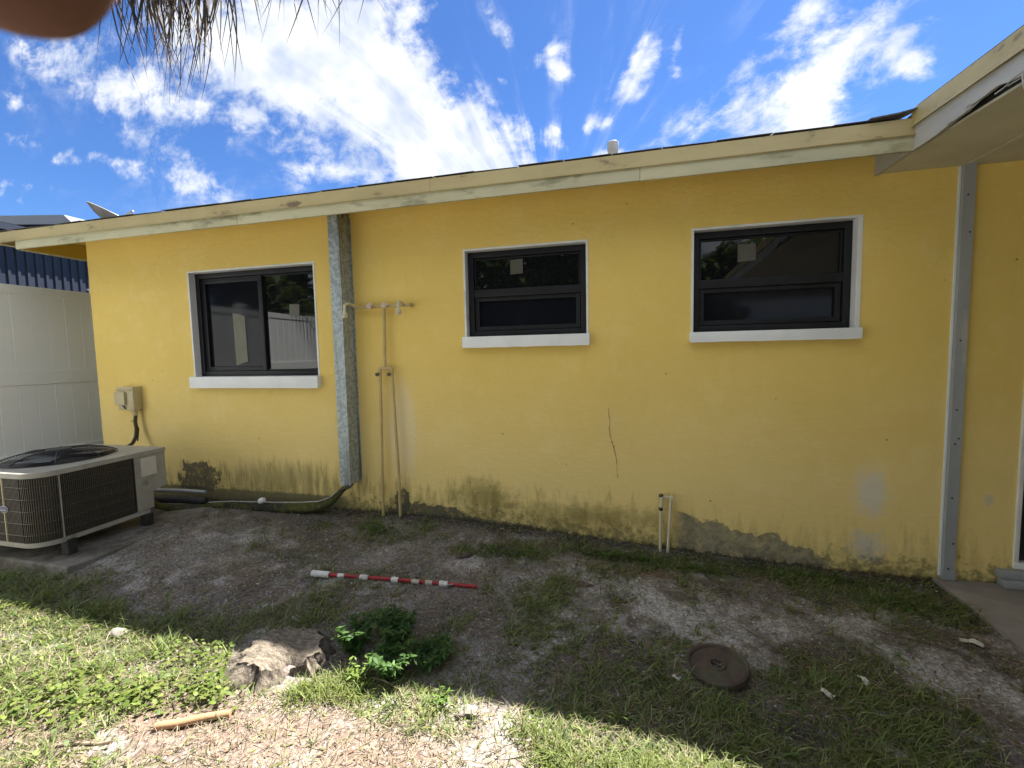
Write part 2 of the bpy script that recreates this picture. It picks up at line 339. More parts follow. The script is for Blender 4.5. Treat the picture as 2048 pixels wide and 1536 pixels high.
# yellow stucco with mould, peeled patches and lime bloom where the photograph shows them
def wall_mat():
    m, n, b = new_mat('yellow_stucco'); co = n.objco(); X, Y, Z = n.xyz(co)
    nz = n.noise(co, 5, 6, .65); nf = n.noise(co, 22, 4, .7); nb = n.noise(co, 1.1, 4, .6)
    nm = n.noise(co, 8.5, 6, .72); nst = n.noise(n.scale(co, (7, 1, 1.3)), 2.4, 5, .7)
    c = n.mix(n.sm(nb, .3, .7), (.84, .62, .165), (.80, .59, .16))
    c = n.mix(n.sm(nz, .46, .75, 0, .5), c, (.88, .69, .27))
    c = n.mix(n.sm(nst, .50, .78, 0, .22), c, (.68, .50, .12))
    # paler lower down on the wall
    c = n.mix(n.mul(n.sm(n.add(Z, n.mul(nb, .9)), 2.1, .9), .42), c, (.88, .72, .38))
    def ell(cx, cz, rx, rz, amp=.8, soft=.5, noise=nz):
        a = n.math('DIVIDE', n.sub(X, cx), rx); q = n.math('DIVIDE', n.sub(Z, cz), rz)
        d = n.math('SQRT', n.math('MULTIPLY_ADD', a, a, n.mul(q, q)))
        d = n.add(d, n.mul(n.sub(noise, .5), -amp*2))
        return n.sm(d, 1, 1-soft)
    # ground line of the wall: higher to the left
    gl = n.sm(X, 1.95, -1.9, 0, .17)
    h = n.sub(Z, gl)
    # pale splash behind the shower pipes
    pal = n.mul(ell(-1.77, .90, .20, .54, .55, .7, nst), .75)
    c = n.mix(pal, c, (.82, .69, .40))
    c = n.mix(n.mul(ell(1.61, .56, .15, .22, .95, .8, n.mul(n.add(nst, nf), .5)), .8), c, (.70, .66, .56))
    c = n.mix(n.mul(ell(1.60, .19, .14, .16, 1.1, .8, nf), .85), c, (.62, .59, .50))
    c = n.mix(n.mul(ell(2.24, .55, .035, .06, .2, .8), .7), c, (.62, .56, .42))
    c = n.mix(n.mul(ell(-.08, 1.0, .15, .2, .3, .9), .2), c, (.74, .60, .33))
    # running streaks of mould below
    st = nst
    stl = n.mul(n.sm(n.add(h, n.mul(n.sub(st, .5), -1.15)), .34, .03), n.sm(X, .9, -.4, .55, 1))
    c = n.mix(n.mul(stl, n.sm(nm, .3, .65, .25, .62)), c, (.25, .21, .06))
    st2 = n.sm(n.add(h, n.mul(n.sub(nf, .5), -.62)), .145, .0)
    c = n.mix(n.mul(st2, .68), c, (.13, .12, .05))
    m1 = n.mul(ell(-1.06, .36, .34, .20, .8, .8, nm), .62)
    c = n.mix(m1, c, (.15, .125, .03))
    m2 = n.mul(ell(-.2, .27, .9, .13, .9, .9, nm), .6)
    c = n.mix(m2, c, (.19, .145, .04))
    m3 = n.mul(ell(-3.0, .42, 1.0, .22, .9, .8, nst), .6)
    c = n.mix(m3, c, (.24, .20, .075))
    # peeled paint, bare grey render underneath
    def line(px, pz, w_, soft): return None
    def peel(e, g, dark): return e
    gr = n.mix(n.sm(nf, .35, .65), (.31, .28, .19), (.19, .175, .115))
    top = n.sub(n.math('MULTIPLY_ADD', n.sub(X, .35), -.26, .37), n.mul(n.sub(nz, .5), .30))   # sloping upper edge of the long patch
    p1 = n.mul(n.mul(n.sm(n.sub(top, Z), -.004, .012), n.sm(X, .37, .45)), n.sm(n.add(X, n.mul(nz, .3)), 1.62, 1.5))
    p2 = ell(-1.56, .17, .38, .115, 1.0, .08, nm)
    p2b = ell(-1.80, .29, .07, .12, .6, .08, nf)
    p3 = ell(-3.95, .39, .24, .15, 1.5, .06, nm)
    p4 = n.mul(n.sm(n.add(Z, n.mul(n.sub(nz, .5), -.10)), .305, .28), n.sm(X, -2.3, -2.42))
    p5 = ell(-1.08, .14, .5, .05, .5, .2, nf)
    dk = n.mix(n.sm(nf, .4, .6), (.062, .058, .036), (.115, .105, .075))
    c = n.mix(n.mul(p1, n.sm(nm, .25, .55, .45, .92)), c, gr)
    c = n.mix(n.mul(p4, .85), c, n.mix(n.sm(nf, .4, .6), (.12, .112, .062), (.19, .165, .085)))
    for p in (p2, p2b, p3): c = n.mix(n.mul(p, n.sm(nf, .3, .55, .5, .92)), c, dk)
    c = n.mix(n.mul(p5, .7), c, dk)
    # near-black towards the foot of the wall
    c = n.mix(n.mul(n.sm(n.add(h, n.mul(n.sub(nf, .5), -.10)), .035, .0), .85), c, (.035, .034, .022))
    # nail holes, specks and flecks
    v = n.voro(n.scale(co, (1, 0.01, 1)), 5.5)
    sp = n.mul(n.sm(v, .045, .025), n.sm(nb, .40, .46))
    c = n.mix(n.mul(sp, .75), c, (.14, .10, .035))
    v2 = n.voro(n.scale(co, (1, .01, 2.2)), 3.1)
    c = n.mix(n.mul(n.mul(n.sm(v2, .03, .018), n.sm(nb, .55, .6)), .7), c, (.78, .72, .5))
    n.put(b.inputs['Base Color'], c); b.inputs['Roughness'].default_value = .72; b.inputs['Specular IOR Level'].default_value = .3
    allp = n.math('MAXIMUM', n.math('MAXIMUM', p1, p2), n.math('MAXIMUM', p3, p2b))
    hh = n.sub(n.add(n.add(n.mul(n.noise(co, 90, 2, .6), .30), n.mul(nz, 1.0)), n.mul(n.noise(n.scale(co, (1, 1, 2.2)), 13, 2, .6), .55)), n.mul(allp, .8))
    n.put(b.inputs['Normal'], n.bump(hh, .42, .013))
    return m
MT['wall'] = wall_mat()

# foliage materials take each leaf's own colour from a point attribute
def leaf_mat(name, trans=.35, rough=.55):
    m, n, b = new_mat(name); a = n.n.new('ShaderNodeVertexColor'); a.layer_name = 'Col'
    n.put(b.inputs['Base Color'], a.outputs[0]); b.inputs['Roughness'].default_value = rough; b.inputs['Specular IOR Level'].default_value = .35
    if trans:
        tr = n.n.new('ShaderNodeBsdfTranslucent'); n.put(tr.inputs[0], n.mix(.5, a.outputs[0], n.vm('MULTIPLY', a.outputs[0], (1.5, 1.6, .6))))
        mx = n.n.new('ShaderNodeMixShader'); mx.inputs[0].default_value = trans
        n.l.new(b.outputs[0], mx.inputs[1]); n.l.new(tr.outputs[0], mx.inputs[2])
        n.l.new(mx.outputs[0], m.node_tree.nodes['Material Output'].inputs[0])
    return m
MT['leaf'] = leaf_mat('leaf'); MT['straw'] = leaf_mat('straw', .12, .7)
def ground_mat():
    m, n, b = new_mat('yard_soil'); co = n.objco(); a = n.n.new('ShaderNodeVertexColor'); a.layer_name = 'Col'
    n1 = n.noise(co, 60, 4, .75); n2 = n.noise(co, 14, 3, .65); n3 = n.noise(co, 180, 2, .7)
    c = n.mix(n.sm(n1, .35, .68), n.vm('MULTIPLY', a.outputs[0], (.52, .50, .48)), n.vm('MULTIPLY', a.outputs[0], (1.25, 1.25, 1.25)))
    c = n.mix(n.sm(n2, .52, .70, 0, .55), c, n.vm('MULTIPLY', a.outputs[0], (.55, .50, .45)))
    v = n.voro(co, 85, 'Color'); vd = n.voro(co, 85)
    c = n.mix(n.mul(n.sm(n.xyz(v)[0], .90, .94), n.sm(vd, .5, .3)), c, (.48, .46, .43))
    n.put(b.inputs['Base Color'], c); b.inputs['Roughness'].default_value = .95; b.inputs['Specular IOR Level'].default_value = .15
    n.put(b.inputs['Normal'], n.bump(n.add(n.mul(n1, .7), n.mul(n3, .4)), .9, .014)); return m
MT['ground'] = ground_mat()

# ------------------------------------------------------------------ ground
def ss(x, a, b): t = np.clip((x-a)/(b-a), 0, 1); return t*t*(3-2*t)
def hbase(x, y):
    t = ss(-np.asarray(x, float), -1.95, 1.95); s = np.clip((y-1.0)/2.3, 0, 1)
    z = .17*t*(.15+.85*s)
    z = z+.05*np.exp(-((np.asarray(x, float)+3.55)/.45)**2-((y-2.45)/.75)**2)*np.clip((3.3-y)/.4, 0, 1)
    z = z+.28*ss(-np.asarray(x, float), 4.7, 5.9)
    return z
def ga(x, y, cx, cy, rx, ry, rot=0):
    c, s = math.cos(rot), math.sin(rot); u = (x-cx)*c+(y-cy)*s; v = -(x-cx)*s+(y-cy)*c
    return np.exp(-((u/rx)**2+(v/ry)**2))
def hfine(x, y):
    near = ss(x, -5.2, -4.4)*ss(-x, -2.9, -2.2)*ss(y, .2, .8)
    m = (fbm(x*2.2+3, y*2.2+9, 4)-.5)*.035+(fbm(x*9, y*9, 4)-.5)*.022+(fbm(x*30+7, y*30, 3)-.5)*.008
    damp = 1-.75*ss(y, 3.05, 3.28)
    return hbase(x, y)+m*near*damp-.03*ga(x, y, .70, 1.82, .10, .07)-.02*ga(x, y, -1.0, 1.75, .16, .12)
xs = np.concatenate([[-300, -120, -60, -30, -16, -10, -7.5, -6.4, -5.6], np.arange(-5.0, 2.75, .018), [3, 3.6, 4.6, 6, 9, 16, 30, 60, 120, 300]])
yy = np.concatenate([[-300, -120, -60, -30, -15, -8, -4, -2, -1, -.4, 0, .3], np.arange(.5, 3.42, .018), [3.7, 4.5, 6, 9, 14, 22, 40, 80, 160, 300]])
GX, GY = np.meshgrid(xs, yy, indexing='ij')
GZ = hfine(GX, GY)
def clamp01(a): return np.clip(a, 0, 1)
def sand_f(x, y):
    n = fbm(x*6+1, y*6+2, 5, .65)
    s = 1.0*ga(x, y, .25, 2.52, .42, .25)+.9*ga(x, y, 1.43, 2.79, .30, .16)+1.25*ga(x, y, 1.62, 2.18, .62, .15, -.62)+.6*ga(x, y, -.25, 2.75, .35, .12)+.8*ga(x, y, .55, 2.35, .4, .15)
    s += 1.5*ga(x, y, -.42, 1.95, .24, .030, .90)+1.2*ga(x, y, -.98, 2.72, .16, .10)+.5*ga(x, y, -2.6, 2.7, .5, .25)+.9*ga(x, y, .42, 2.98, .25, .07)+.5*ga(x, y, -3.0, 2.1, .35, .12)+.7*ga(x, y, .95, 2.55, .35, .18)
    s += .9*ga(x, y, -.5, 1.35, .22, .12)+.5*ga(x, y, -1.0, 2.25, .3, .12)
    return clamp01((s*1.0+(n-.5)*3.4-.34)*1.2)
def green_f(x, y):
    n = fbm(x*4.6+11, y*4.6+4, 5, .62)
    g = .72*ga(x, y, -.05, 1.78, .70, .30)+.62*ga(x, y, .85, 1.80, .70, .30)+.55*ga(x, y, -.22, 2.28, .40, .25)+.75*ga(x, y, -1.55, 1.98, .55, .22)+.65*ga(x, y, -.80, 2.88, .32, .14)+.85*ga(x, y, -.03, 3.06, .40, .10)
    g += .8*ga(x, y, 1.0, 3.12, .8, .13)+.8*ga(x, y, 1.55, 2.9, .35, .16)+.6*ga(x, y, -1.80, 2.98, .28, .16)+1.0*ga(x, y, -3.9, 1.90, .50, .16)+.8*ga(x, y, -3.2, 1.62, .75, .30)+.7*ga(x, y, -2.5, 1.40, .45, .35)+.6*ga(x, y, -2.2, 1.75, .5, .16)
    g += .75*ga(x, y, .15, 1.46, .45, .12)+.5*ga(x, y, -.95, 1.55, .2, .12)+.55*ga(x, y, .3, 2.2, .2, .12)+.5*ga(x, y, 1.2, 2.35, .3, .2)+.45*ga(x, y, -.6, 2.5, .4, .2)+.5*ga(x, y, 1.1, 2.1, .5, .2)
    g -= .5*ga(x, y, -3.0, 2.4, .6, .3)+.4*ga(x, y, -1.0, 2.25, .3, .2)+.5*ga(x, y, -1.0, 1.38, .5, .14)
    g += .35*ss(-y, -1.2, -.6)
    return clamp01((g+(n-.5)*2.4-.10))
def soil_color(x, y):
    s = sand_f(x, y)[..., None]; g = green_f(x, y)[..., None]
    n = fbm(x*2.3+30, y*2.3, 5, .6)[..., None]; n2 = fbm(x*6, y*6+40, 4, .6)[..., None]; n = clamp01((n-.5)*2.6+.5)
    a = np.array([.330, .318, .302]); b = np.array([.130, .118, .106]); r = np.array([.245, .190, .160])
    c = a*(1-n)+b*n
    c = c+(r-c)*clamp01((n2-.45)*3)*.6
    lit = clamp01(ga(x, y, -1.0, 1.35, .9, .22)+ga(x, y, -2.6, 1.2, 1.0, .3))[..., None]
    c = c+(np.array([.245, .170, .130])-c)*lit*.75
    c = c+(np.array([.085, .085, .055])-c)*g*.65
    c = c+(np.array([.50, .49, .475])-c)*s*.85
    rust = ga(x, y, .19, 2.92, .16, .07)[..., None]
    c = c+(np.array([.20, .10, .03])-c)*rust*.7
    foot_dark = (ss(y, 3.10, 3.27))[..., None]  # soil darkens towards the wall
    c = c*(1-.55*foot_dark)
    c = c*(1-.5*ga(x, y, .70, 1.82, .10, .07)[..., None])
    return c
nx, ny = len(xs), len(yy)
idx = np.arange(nx*ny).reshape(nx, ny)
Q = np.stack([idx[:-1, :-1], idx[1:, :-1], idx[1:, 1:], idx[:-1, 1:]], -1).reshape(-1, 4)
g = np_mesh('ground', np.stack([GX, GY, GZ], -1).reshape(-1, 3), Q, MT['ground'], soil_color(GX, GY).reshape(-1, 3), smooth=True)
tag(g, 'patchy bare soil and sand of the yard', None, kind='structure')
def gz(x, y): return float(hfine(np.array(float(x)), np.array(float(y))))

# concrete slab by the door
b = MB().prism([(1.965, 3.298), (1.945, 2.6), (1.93, 1.9), (1.92, .2), (1.92, -4), (6, -4), (6, 3.298)], 'z', -.08, .018)
slab = b.build('concrete_slab', MT['slab']); tag(slab, 'grey concrete slab at the foot of the door', kind='structure')

# ------------------------------------------------------------------ house
WY = 3.3; FY = 2.92
house = empty('yellow_house', (-1.5, 5, 0), 'single-storey yellow stucco house with three black windows and a low shingled roof', 'house')
WIN = [(-3.915, -2.56, 1.363, 2.337), (-1.182, -.236, 1.660, 2.335), (.497, 1.482, 1.645, 2.350)]
DOOR = (2.398, 3.33, .16, 2.2)
WTOP = 2.735; XL, XR = -5.17, 5.2
opens = WIN+[DOOR]
bx = sorted({XL, XR, *[o[0] for o in opens], *[o[1] for o in opens]}); bz = sorted({-.3, WTOP, *[o[2] for o in opens], *[o[3] for o in opens]})
b = MB(); TH = .20
for i in range(len(bx)-1):
    for j in range(len(bz)-1):
        cx, cz = (bx[i]+bx[i+1])/2, (bz[j]+bz[j+1])/2
        if any(o[0] < cx < o[1] and o[2] < cz < o[3] for o in opens): continue
        b.quad((bx[i], WY, bz[j]), (bx[i+1], WY, bz[j]), (bx[i+1], WY, bz[j+1]), (bx[i], WY, bz[j+1]))
# the end wall on the left, the back and the right
b.quad((XL, WY, -.3), (XL, WY, WTOP), (XL, 9.2, WTOP), (XL, 9.2, -.3))
b.quad((XL, 9.2, -.3), (XL, 9.2, WTOP), (XR, 9.2, WTOP), (XR, 9.2, -.3))
b.quad((XR, 9.2, -.3), (XR, 9.2, WTOP), (XR, WY, WTOP), (XR, WY, -.3))
wall = b.build('wall', MT['wall'], house, fix=False)
# white painted returns of the openings
for k, o in enumerate(WIN):
    b = MB(); d = .085; e = .012; t = .004
    x0, x1, z0, z1 = o
    b.box(x0-e, x0+.004, WY-t, WY+d, z0, z1+e, .0015); b.box(x1-.004, x1+e+(.012 if k == 2 else 0), WY-t, WY+d, z0, z1+e, .0015)
    b.box(x0+.004, x1-.004, WY-t, WY+d, z1-.004, z1+e, .0015)
    win = b.build('window', MT['white'], house)
    # sill
    s = MB(); zb = (1.262, 1.578, 1.578)[k]
    n = 14; x0s, x1s = x0-.022, x1+.022
    for i in range(1):
        s.box(x0s, x1s, WY-.052, WY+d, zb+.004, z0+.002, .006)
    # ragged lower paint edge
    pts = [(x0s+.004, zb+.006)]+[(x0s+.006+(x1s-x0s-.012)*q/n, zb-.004*random.random()) for q in range(n+1)]+[(x1s-.004, zb+.006)]
    s.prism(pts, 'y', WY-.0535, WY-.03)
    s.build('sill', MT['sill'], win, smooth=30)
    F0 = WY+.058; F1 = WY+.13
    f = MB(); fw_ = .045
    def fr(mb, xa, xb, za, zb_, wd, y0, y1, bev=.004):
        mb.box(xa, xa+wd, y0, y1, za, zb_, bev); mb.box(xb-wd, xb, y0, y1, za, zb_, bev)
        mb.box(xa+wd-.002, xb-wd+.002, y0+.001, y1, zb_-wd, zb_, bev); mb.box(xa+wd-.002, xb-wd+.002, y0+.001, y1, za, za+wd, bev)
    X0, X1, Z0, Z1 = x0+.005, x1-.005, z0+.003, z1-.005
    fr(f, X0, X1, Z0, Z1, fw_, F0, F1)
    fr(f, X0+fw_+.004, X1-fw_-.004, Z0+fw_+.004, Z1-fw_-.004, .010, F0+.018, F1, .002)
    f.build('frame', MT['frame'], win, smooth=35)
    if k == 0:
        xm = -3.175-.02
        sa = MB(); fr(sa, X0+.05, xm+.03, Z0+.05, Z1-.055, .038, F0+.022, F0+.05, .003)
        sa.build('sash', MT['frame'], win, smooth=35)
        MB().box(xm-.012, xm+.032, F0+.006, F0+.045, Z0+.046, Z1-.047, .003).build('meeting_stile', MT['frame'], win, smooth=35)
        MB().box(X0+.09, xm-.01, F0+.044, F0+.048, Z0+.09, Z1-.095).build('pane', MT['screen'], win)
        MB().box(xm+.034, X1-.047, F0+.034, F0+.040, Z0+.048, Z1-.048).build('pane', MT['glass'], win)
        p = MB().prism([(-3.542, 1.955), (-3.47, 1.945), (-3.405, 1.92), (-3.40, 1.50), (-3.535, 1.465)], 'y', F0+.040, F0+.0435).build('pane_patch', MT['panelpale'], win)  # added pale sheet standing in for a bright shape in the pane
        p['label'] = 'pale upright patch added for a bright shape seen in the left pane'
        pts = [(-2.905, 1.905), (-2.80, 1.912), (-2.795, 2.005), (-2.90, 2.01)]
        st = MB().prism(pts, 'y', F0+.0315, F0+.0338).build('sticker', MT['sticker'], win)
    else:
        zm = (2.006, 1.985)[k-1]
        MB().box(X0+.044, X1-.044, F0+.004, F0+.05, zm-.030, zm+.030, .004).build('meeting_rail', MT['frame'], win, smooth=35)
        sa = MB(); fr(sa, X0+.052, X1-.052, Z0+.052, zm-.031, .030, F0+.020, F0+.05, .003)
        sa.build('sash', MT['frame'], win, smooth=35)
        MB().box(X0+.047, X1-.047, F0+.034, F0+.040, zm+.028, Z1-.047).build('pane', MT['glass'], win)
        MB().box(X0+.08, X1-.08, F0+.044, F0+.048, Z0+.08, zm-.06).build('pane', MT['screen'], win)
        if k == 1: pts = [(-.835, 2.145), (-.735, 2.15), (-.735, 2.262), (-.835, 2.258)]
        else: pts = [(.80, 2.13), (.915, 2.135), (.915, 2.25), (.80, 2.25)]
        MB().prism(pts, 'y', F0+.0315, F0+.0338).build('sticker', MT['sticker'], win)
    # black sheet standing in for the unlit room behind
    MB().box(x0-.01, x1+.01, WY+.16, WY+.18, z0-.02, z1+.02).build('room_dark', MT['door'], win)

# crack in the stucco
P0 = [(-.083, 1.11), (-.080, 1.05), (-.072, 1.0), (-.078, .95), (-.070, .90), (-.062, .86), (-.045, .81), (-.033, .76), (-.028, .72), (-.020, .66), (-.024, .61), (-.016, .582)]
b = MB()
for (p, q) in zip(P0[:-1], P0[1:]):
    n = 3
    for i in range(n):
        a0 = i/n; a1 = (i+1)/n
        xa = p[0]+(q[0]-p[0])*a0+random.uniform(-.002, .002); xb = p[0]+(q[0]-p[0])*a1+random.uniform(-.002, .002)
        za = p[1]+(q[1]-p[1])*a0; zb_ = p[1]+(q[1]-p[1])*a1; w_ = random.uniform(.0005, .0014)
        b.box(min(xa, xb)-w_, max(xa, xb)+w_, WY-.0015, WY+.01, zb_, za)
b.build('crack', MT['stick'], house)

# soffit, fascia and roof edge
b = MB(); b.box(-5.46, 1.60, FY+.02, WY+.02, WTOP, WTOP+.012); b.box(-5.46, XL+.02, WY+.02, 9.5, WTOP+.001, WTOP+.012)
b.build('soffit', MT['ochre'], house)
cuts = [-5.46, -2.94, .125, 1.565]
for i in range(3):
    a, c = cuts[i], cuts[i+1]
    m = MB(); m.box(a+.0015, c-.0015, FY, FY+.02, 2.588+random.uniform(-.003, .003), 2.672, .0025)
    m.build('fascia_board', MT['fascia'], house, smooth=30)
MB().box(-5.48, -5.461, FY+.021, 9.5, 2.586, 2.672, .002).build('fascia_board', MT['fascia'], house, smooth=30)
MB().box(-5.459, -5.449, FY+.03, 9.5, 2.600, 2.735).build('fascia_lining', MT['ochre'], house)
cuts = [-5.80, -4.35, -1.287, 1.575]
for i in range(3):
    a, c = cuts[i], cuts[i+1]
    m = MB()
    m.prism([(FY-.016, 2.666), (FY-.012, 2.662), (FY-.004, 2.674), (FY-.002, 2.756), (FY+.05, 2.768), (FY+.05, 2.676)], 'x', a+.001, c-.001)
    m.build('drip_edge', MT['drip'], house)
MB().box(-5.80, -5.75, FY+.052, 9.5, 2.668, 2.752).build('drip_edge', MT['drip'], house)
# roof planes
SL = .18
b = MB()
def rz(y): return 2.757+SL*(y-FY)
for (ya, yb_) in ((FY+.045, 6.3),):
    b.add([(-5.82, ya, rz(ya)+.004), (1.60, ya, rz(ya)+.004), (1.60, yb_, rz(yb_)), (-5.82, yb_, rz(yb_)), (-5.82, ya, rz(ya)+.012), (1.60, ya, rz(ya)+.012), (1.60, yb_, rz(yb_)+.012), (-5.82, yb_, rz(yb_)+.012)],
          [(0, 1, 2, 3), (7, 6, 5, 4), (0, 4, 5, 1), (1, 5, 6, 2), (2, 6, 7, 3), (3, 7, 4, 0)])
b.add([(-5.82, 6.3, rz(6.3)), (1.6, 6.3, rz(6.3)), (1.6, 9.7, 2.76), (-5.82, 9.7, 2.76)], [(0, 1, 2, 3)])
b.add([(-5.82, 6.3, rz(6.3)), (-5.82, 2.92, 2.757), (-5.82, 9.7, 2.76)], [(0, 1, 2)])
roof = b.build('roof', MT['shingle'], house)
sh = MB(); sh.box(0, .30, 0, .15, 0, .0035, .0008); shme = sh.mesh('shingle'); shme.materials.append(MT['shingle'])
x = -5.82; i = 0
while x < 1.30:
    for row in (0, 1):
        o = bpy.data.objects.new('shingle', shme)
        o.location = (x+(.15 if row else 0), FY-.004+row*.13+random.uniform(-.006, .006), rz(FY-.004+row*.13)+.0075+random.uniform(0, .0025)); o.rotation_euler = (math.atan(SL)+random.uniform(-.03, .01), random.uniform(-.012, .012), random.uniform(-.012, .012))
        put(o, roof)
    x += .304; i += 1
# curled shingles where the two roofs meet
for (x0, x1, lift) in ((1.34, 1.48, .006), (1.43, 1.575, .024)):
    m = MB(); m.add([(x0, FY-.03, 2.772+lift*.2), (x1, FY-.035, 2.776+lift), (x1, FY+.2, 2.82+lift), (x0, FY+.2, 2.81), (x0, FY-.03, 2.765+lift*.2), (x1, FY-.035, 2.768+lift), (x1, FY+.2, 2.81+lift), (x0, FY+.2, 2.80)],
                    [(0, 1, 2, 3), (7, 6, 5, 4), (0, 4, 5, 1), (1, 5, 6, 2), (2, 6, 7, 3), (3, 7, 4, 0)])
    m.build('shingle', MT['shingle'], roof)
vent = MB().lathe([(.040, 2.85), (.042, 3.20), (.046, 3.205), (.047, 3.27), (.041, 3.275), (.036, 3.20)], 18, Matrix.Translation((-.052, 3.9, 0)), cap=False)
vo = vent.build('vent_pipe', MT['ventpipe'], roof, smooth=40); vo['label'] = 'short pale vent pipe standing on the roof'

# right-hand eave that runs out towards the yard over the slab
KX = .06
def ex(y): return 1.557+KX*(2.92-y)
def eave_prism(prof, ya, yb, mat, name, smooth=None, jag=None):
    m = MB(); n = len(prof)
    v = [(ex(ya)+p[0], ya, p[1]) for p in prof]+[(ex(yb)+p[0], yb, p[1]) for p in prof]
    f = [tuple(range(n)), tuple(range(2*n-1, n-1, -1))]+[(i, i+n, (i+1) % n+n, (i+1) % n) for i in range(n)]
    m.add(v, f); return m.build(name, mat, house, smooth)
YE = -4.2
# soffit panels, each a sheet with its seams running out from the wall
xs_ = [1.60, 2.02, 3.22, 4.42, 5.2]
for i in range(4):
    m = MB()
    def xa(y, k): return (ex(y)+.035 if k == 0 else xs_[k]+KX*(2.92-y)*.3)
    za = 2.602 if i == 0 else 2.598
    v = [(xa(WY-.002, i)+.002, WY-.002, za), (xa(WY-.002, i+1)-.002, WY-.002, za), (xa(YE, i+1)-.002, YE, za), (xa(YE, i)+.002, YE, za)]
    m.add(v+[(p[0], p[1], p[2]+.012) for p in v], [(0, 1, 2, 3), (7, 6, 5, 4), (0, 4, 5, 1), (1, 5, 6, 2), (2, 6, 7, 3), (3, 7, 4, 0)])
    m.build('soffit_panel', MT['soffit'], house)
# rotted grey board: a strip with a ragged lower edge, splinters hanging from it
ys_ = np.concatenate([np.arange(WY-.004, 1.2, -.018), [1.0, .5, 0, -1, -2, -3, YE]])
low = []
for y in ys_:
    rot = float(ss(np.array(2.86-y), 0, .5))*float(ss(np.array(y), 1.25, 1.5))
    low.append(2.590+rot*(.012+.055*float(fbm(np.array(y*9.), np.array(3.3), 4)))*(1 if y > 1.2 else 0))
m = MB(); v = []; f = []
for y, z in zip(ys_, low):
    e = ex(y) if y < 2.94 else 1.557
    v += [(e, y, z), (e, y, 2.715), (e+.02, y, 2.715), (e+.02, y, z+.004)]
for i in range(len(ys_)-1):
    for k in range(4): f.append((i*4+k, i*4+(k+1) % 4, (i+1)*4+(k+1) % 4, (i+1)*4+k))
m.add(v, f+[(0, 1, 2, 3)]); m.build('rotten_fascia', MT['grey_board'], house)
for i in range(26):
    y = random.uniform(1.75, 2.72); l = random.uniform(.03, .13); z = 2.596+random.uniform(.0, .035); e = ex(y)-.004-random.random()*.006
    m = MB().tube([(e, y, z), (e+random.uniform(-.006, .004), y-l*.5, z+random.uniform(-.006, .008)), (e+random.uniform(-.01, .006), y-l, z+random.uniform(-.012, .012))], [.0035, .0025, .0006], 5)
    m.build('splinter', MT['grey_board'], house)
for i, (y, l) in enumerate(((2.30, .045), (2.285, .03), (2.02, .05), (2.27, .02))):
    m = MB().tube([(ex(y)-.004, y, 2.62), (ex(y)-.003, y+.003, 2.60), (ex(y)-.004, y-.004, 2.60-l)], [.008, .004, .001], 6); m.build('splinter', MT['grey_board'], house)
eave_prism([(-.006, 2.716), (-.020, 2.708), (-.018, 2.722), (-.012, 2.73), (-.010, 2.806), (.05, 2.822), (.05, 2.716)], 2.93, YE, MT['drip'], 'drip_edge')
m = MB().add([(ex(2.93)+.01, 2.93, 2.824), (ex(YE)+.01, YE, 2.824), (5.6, YE, 3.35), (5.6, 2.93, 3.35), (5.6, 9.7, 3.35), (1.6, 9.7, 2.824), (1.6, 2.93, 2.8245)], [(0, 1, 2, 3), (6, 3, 4, 5)])
ro = m.build('roof', MT['shingle'], house)
eave_prism([(.045, 2.612), (.045, 2.72), (.065, 2.72), (.065, 2.612)], 2.90, YE, MT['black'], 'eave_gap_shade')  # added black strip, paints the shade in the gap behind the rotted board
# unseen wall on the far right, added to limit the light
MB().box(5.2, 5.35, YE, 3.3, -.2, 2.6).build('light_limit_wall', MT['ochre'], house)

# door at the right edge of the picture
x0, x1, z0, z1 = DOOR
b = MB(); b.box(x0-.022, x0+.002, WY-.012, WY+.10, z0, z1+.04, .003); b.box(x1-.02, x1+.045, WY-.012, WY+.10, z0, z1+.04, .004); b.box(x0+.002, x1-.02, WY-.011, WY+.10, z1-.02, z1+.04, .004)
b.box(x0-.022, x1+.045, WY-.016, WY+.10, z0-.035, z0+.004, .004)
door = b.build('door', MT['white'], house, smooth=30)
d = MB(); d.box(x0+.002, x1-.02, WY+.03, WY+.07, z0+.006, z1-.02, .002)
for (za, zb_) in ((.3, 1.0), (1.1, 2.05)): d.box(x0+.14, x1-.14, WY+.022, WY+.032, za, zb_, .006)
d.build('door_panel', MT['door'], door)
MB().lathe([(.001, 0), (.02, .004), (.012, .02), (.026, .045), (.02, .062), (.001, .066)], 16, Matrix.Translation((x1-.08, WY+.03, 1.05)) @ Matrix.Rotation(R(90), 4, 'X')).build('handle', MT['zinc'], door, smooth=50)
b = MB(); b.box(2.30, 3.45, WY-.075, WY-.002, .02, .072, .006); b.box(2.285, 3.45, WY-.055, WY-.003, .074, .122, .006)
b.build('threshold', MT['zinc'], door, smooth=30)

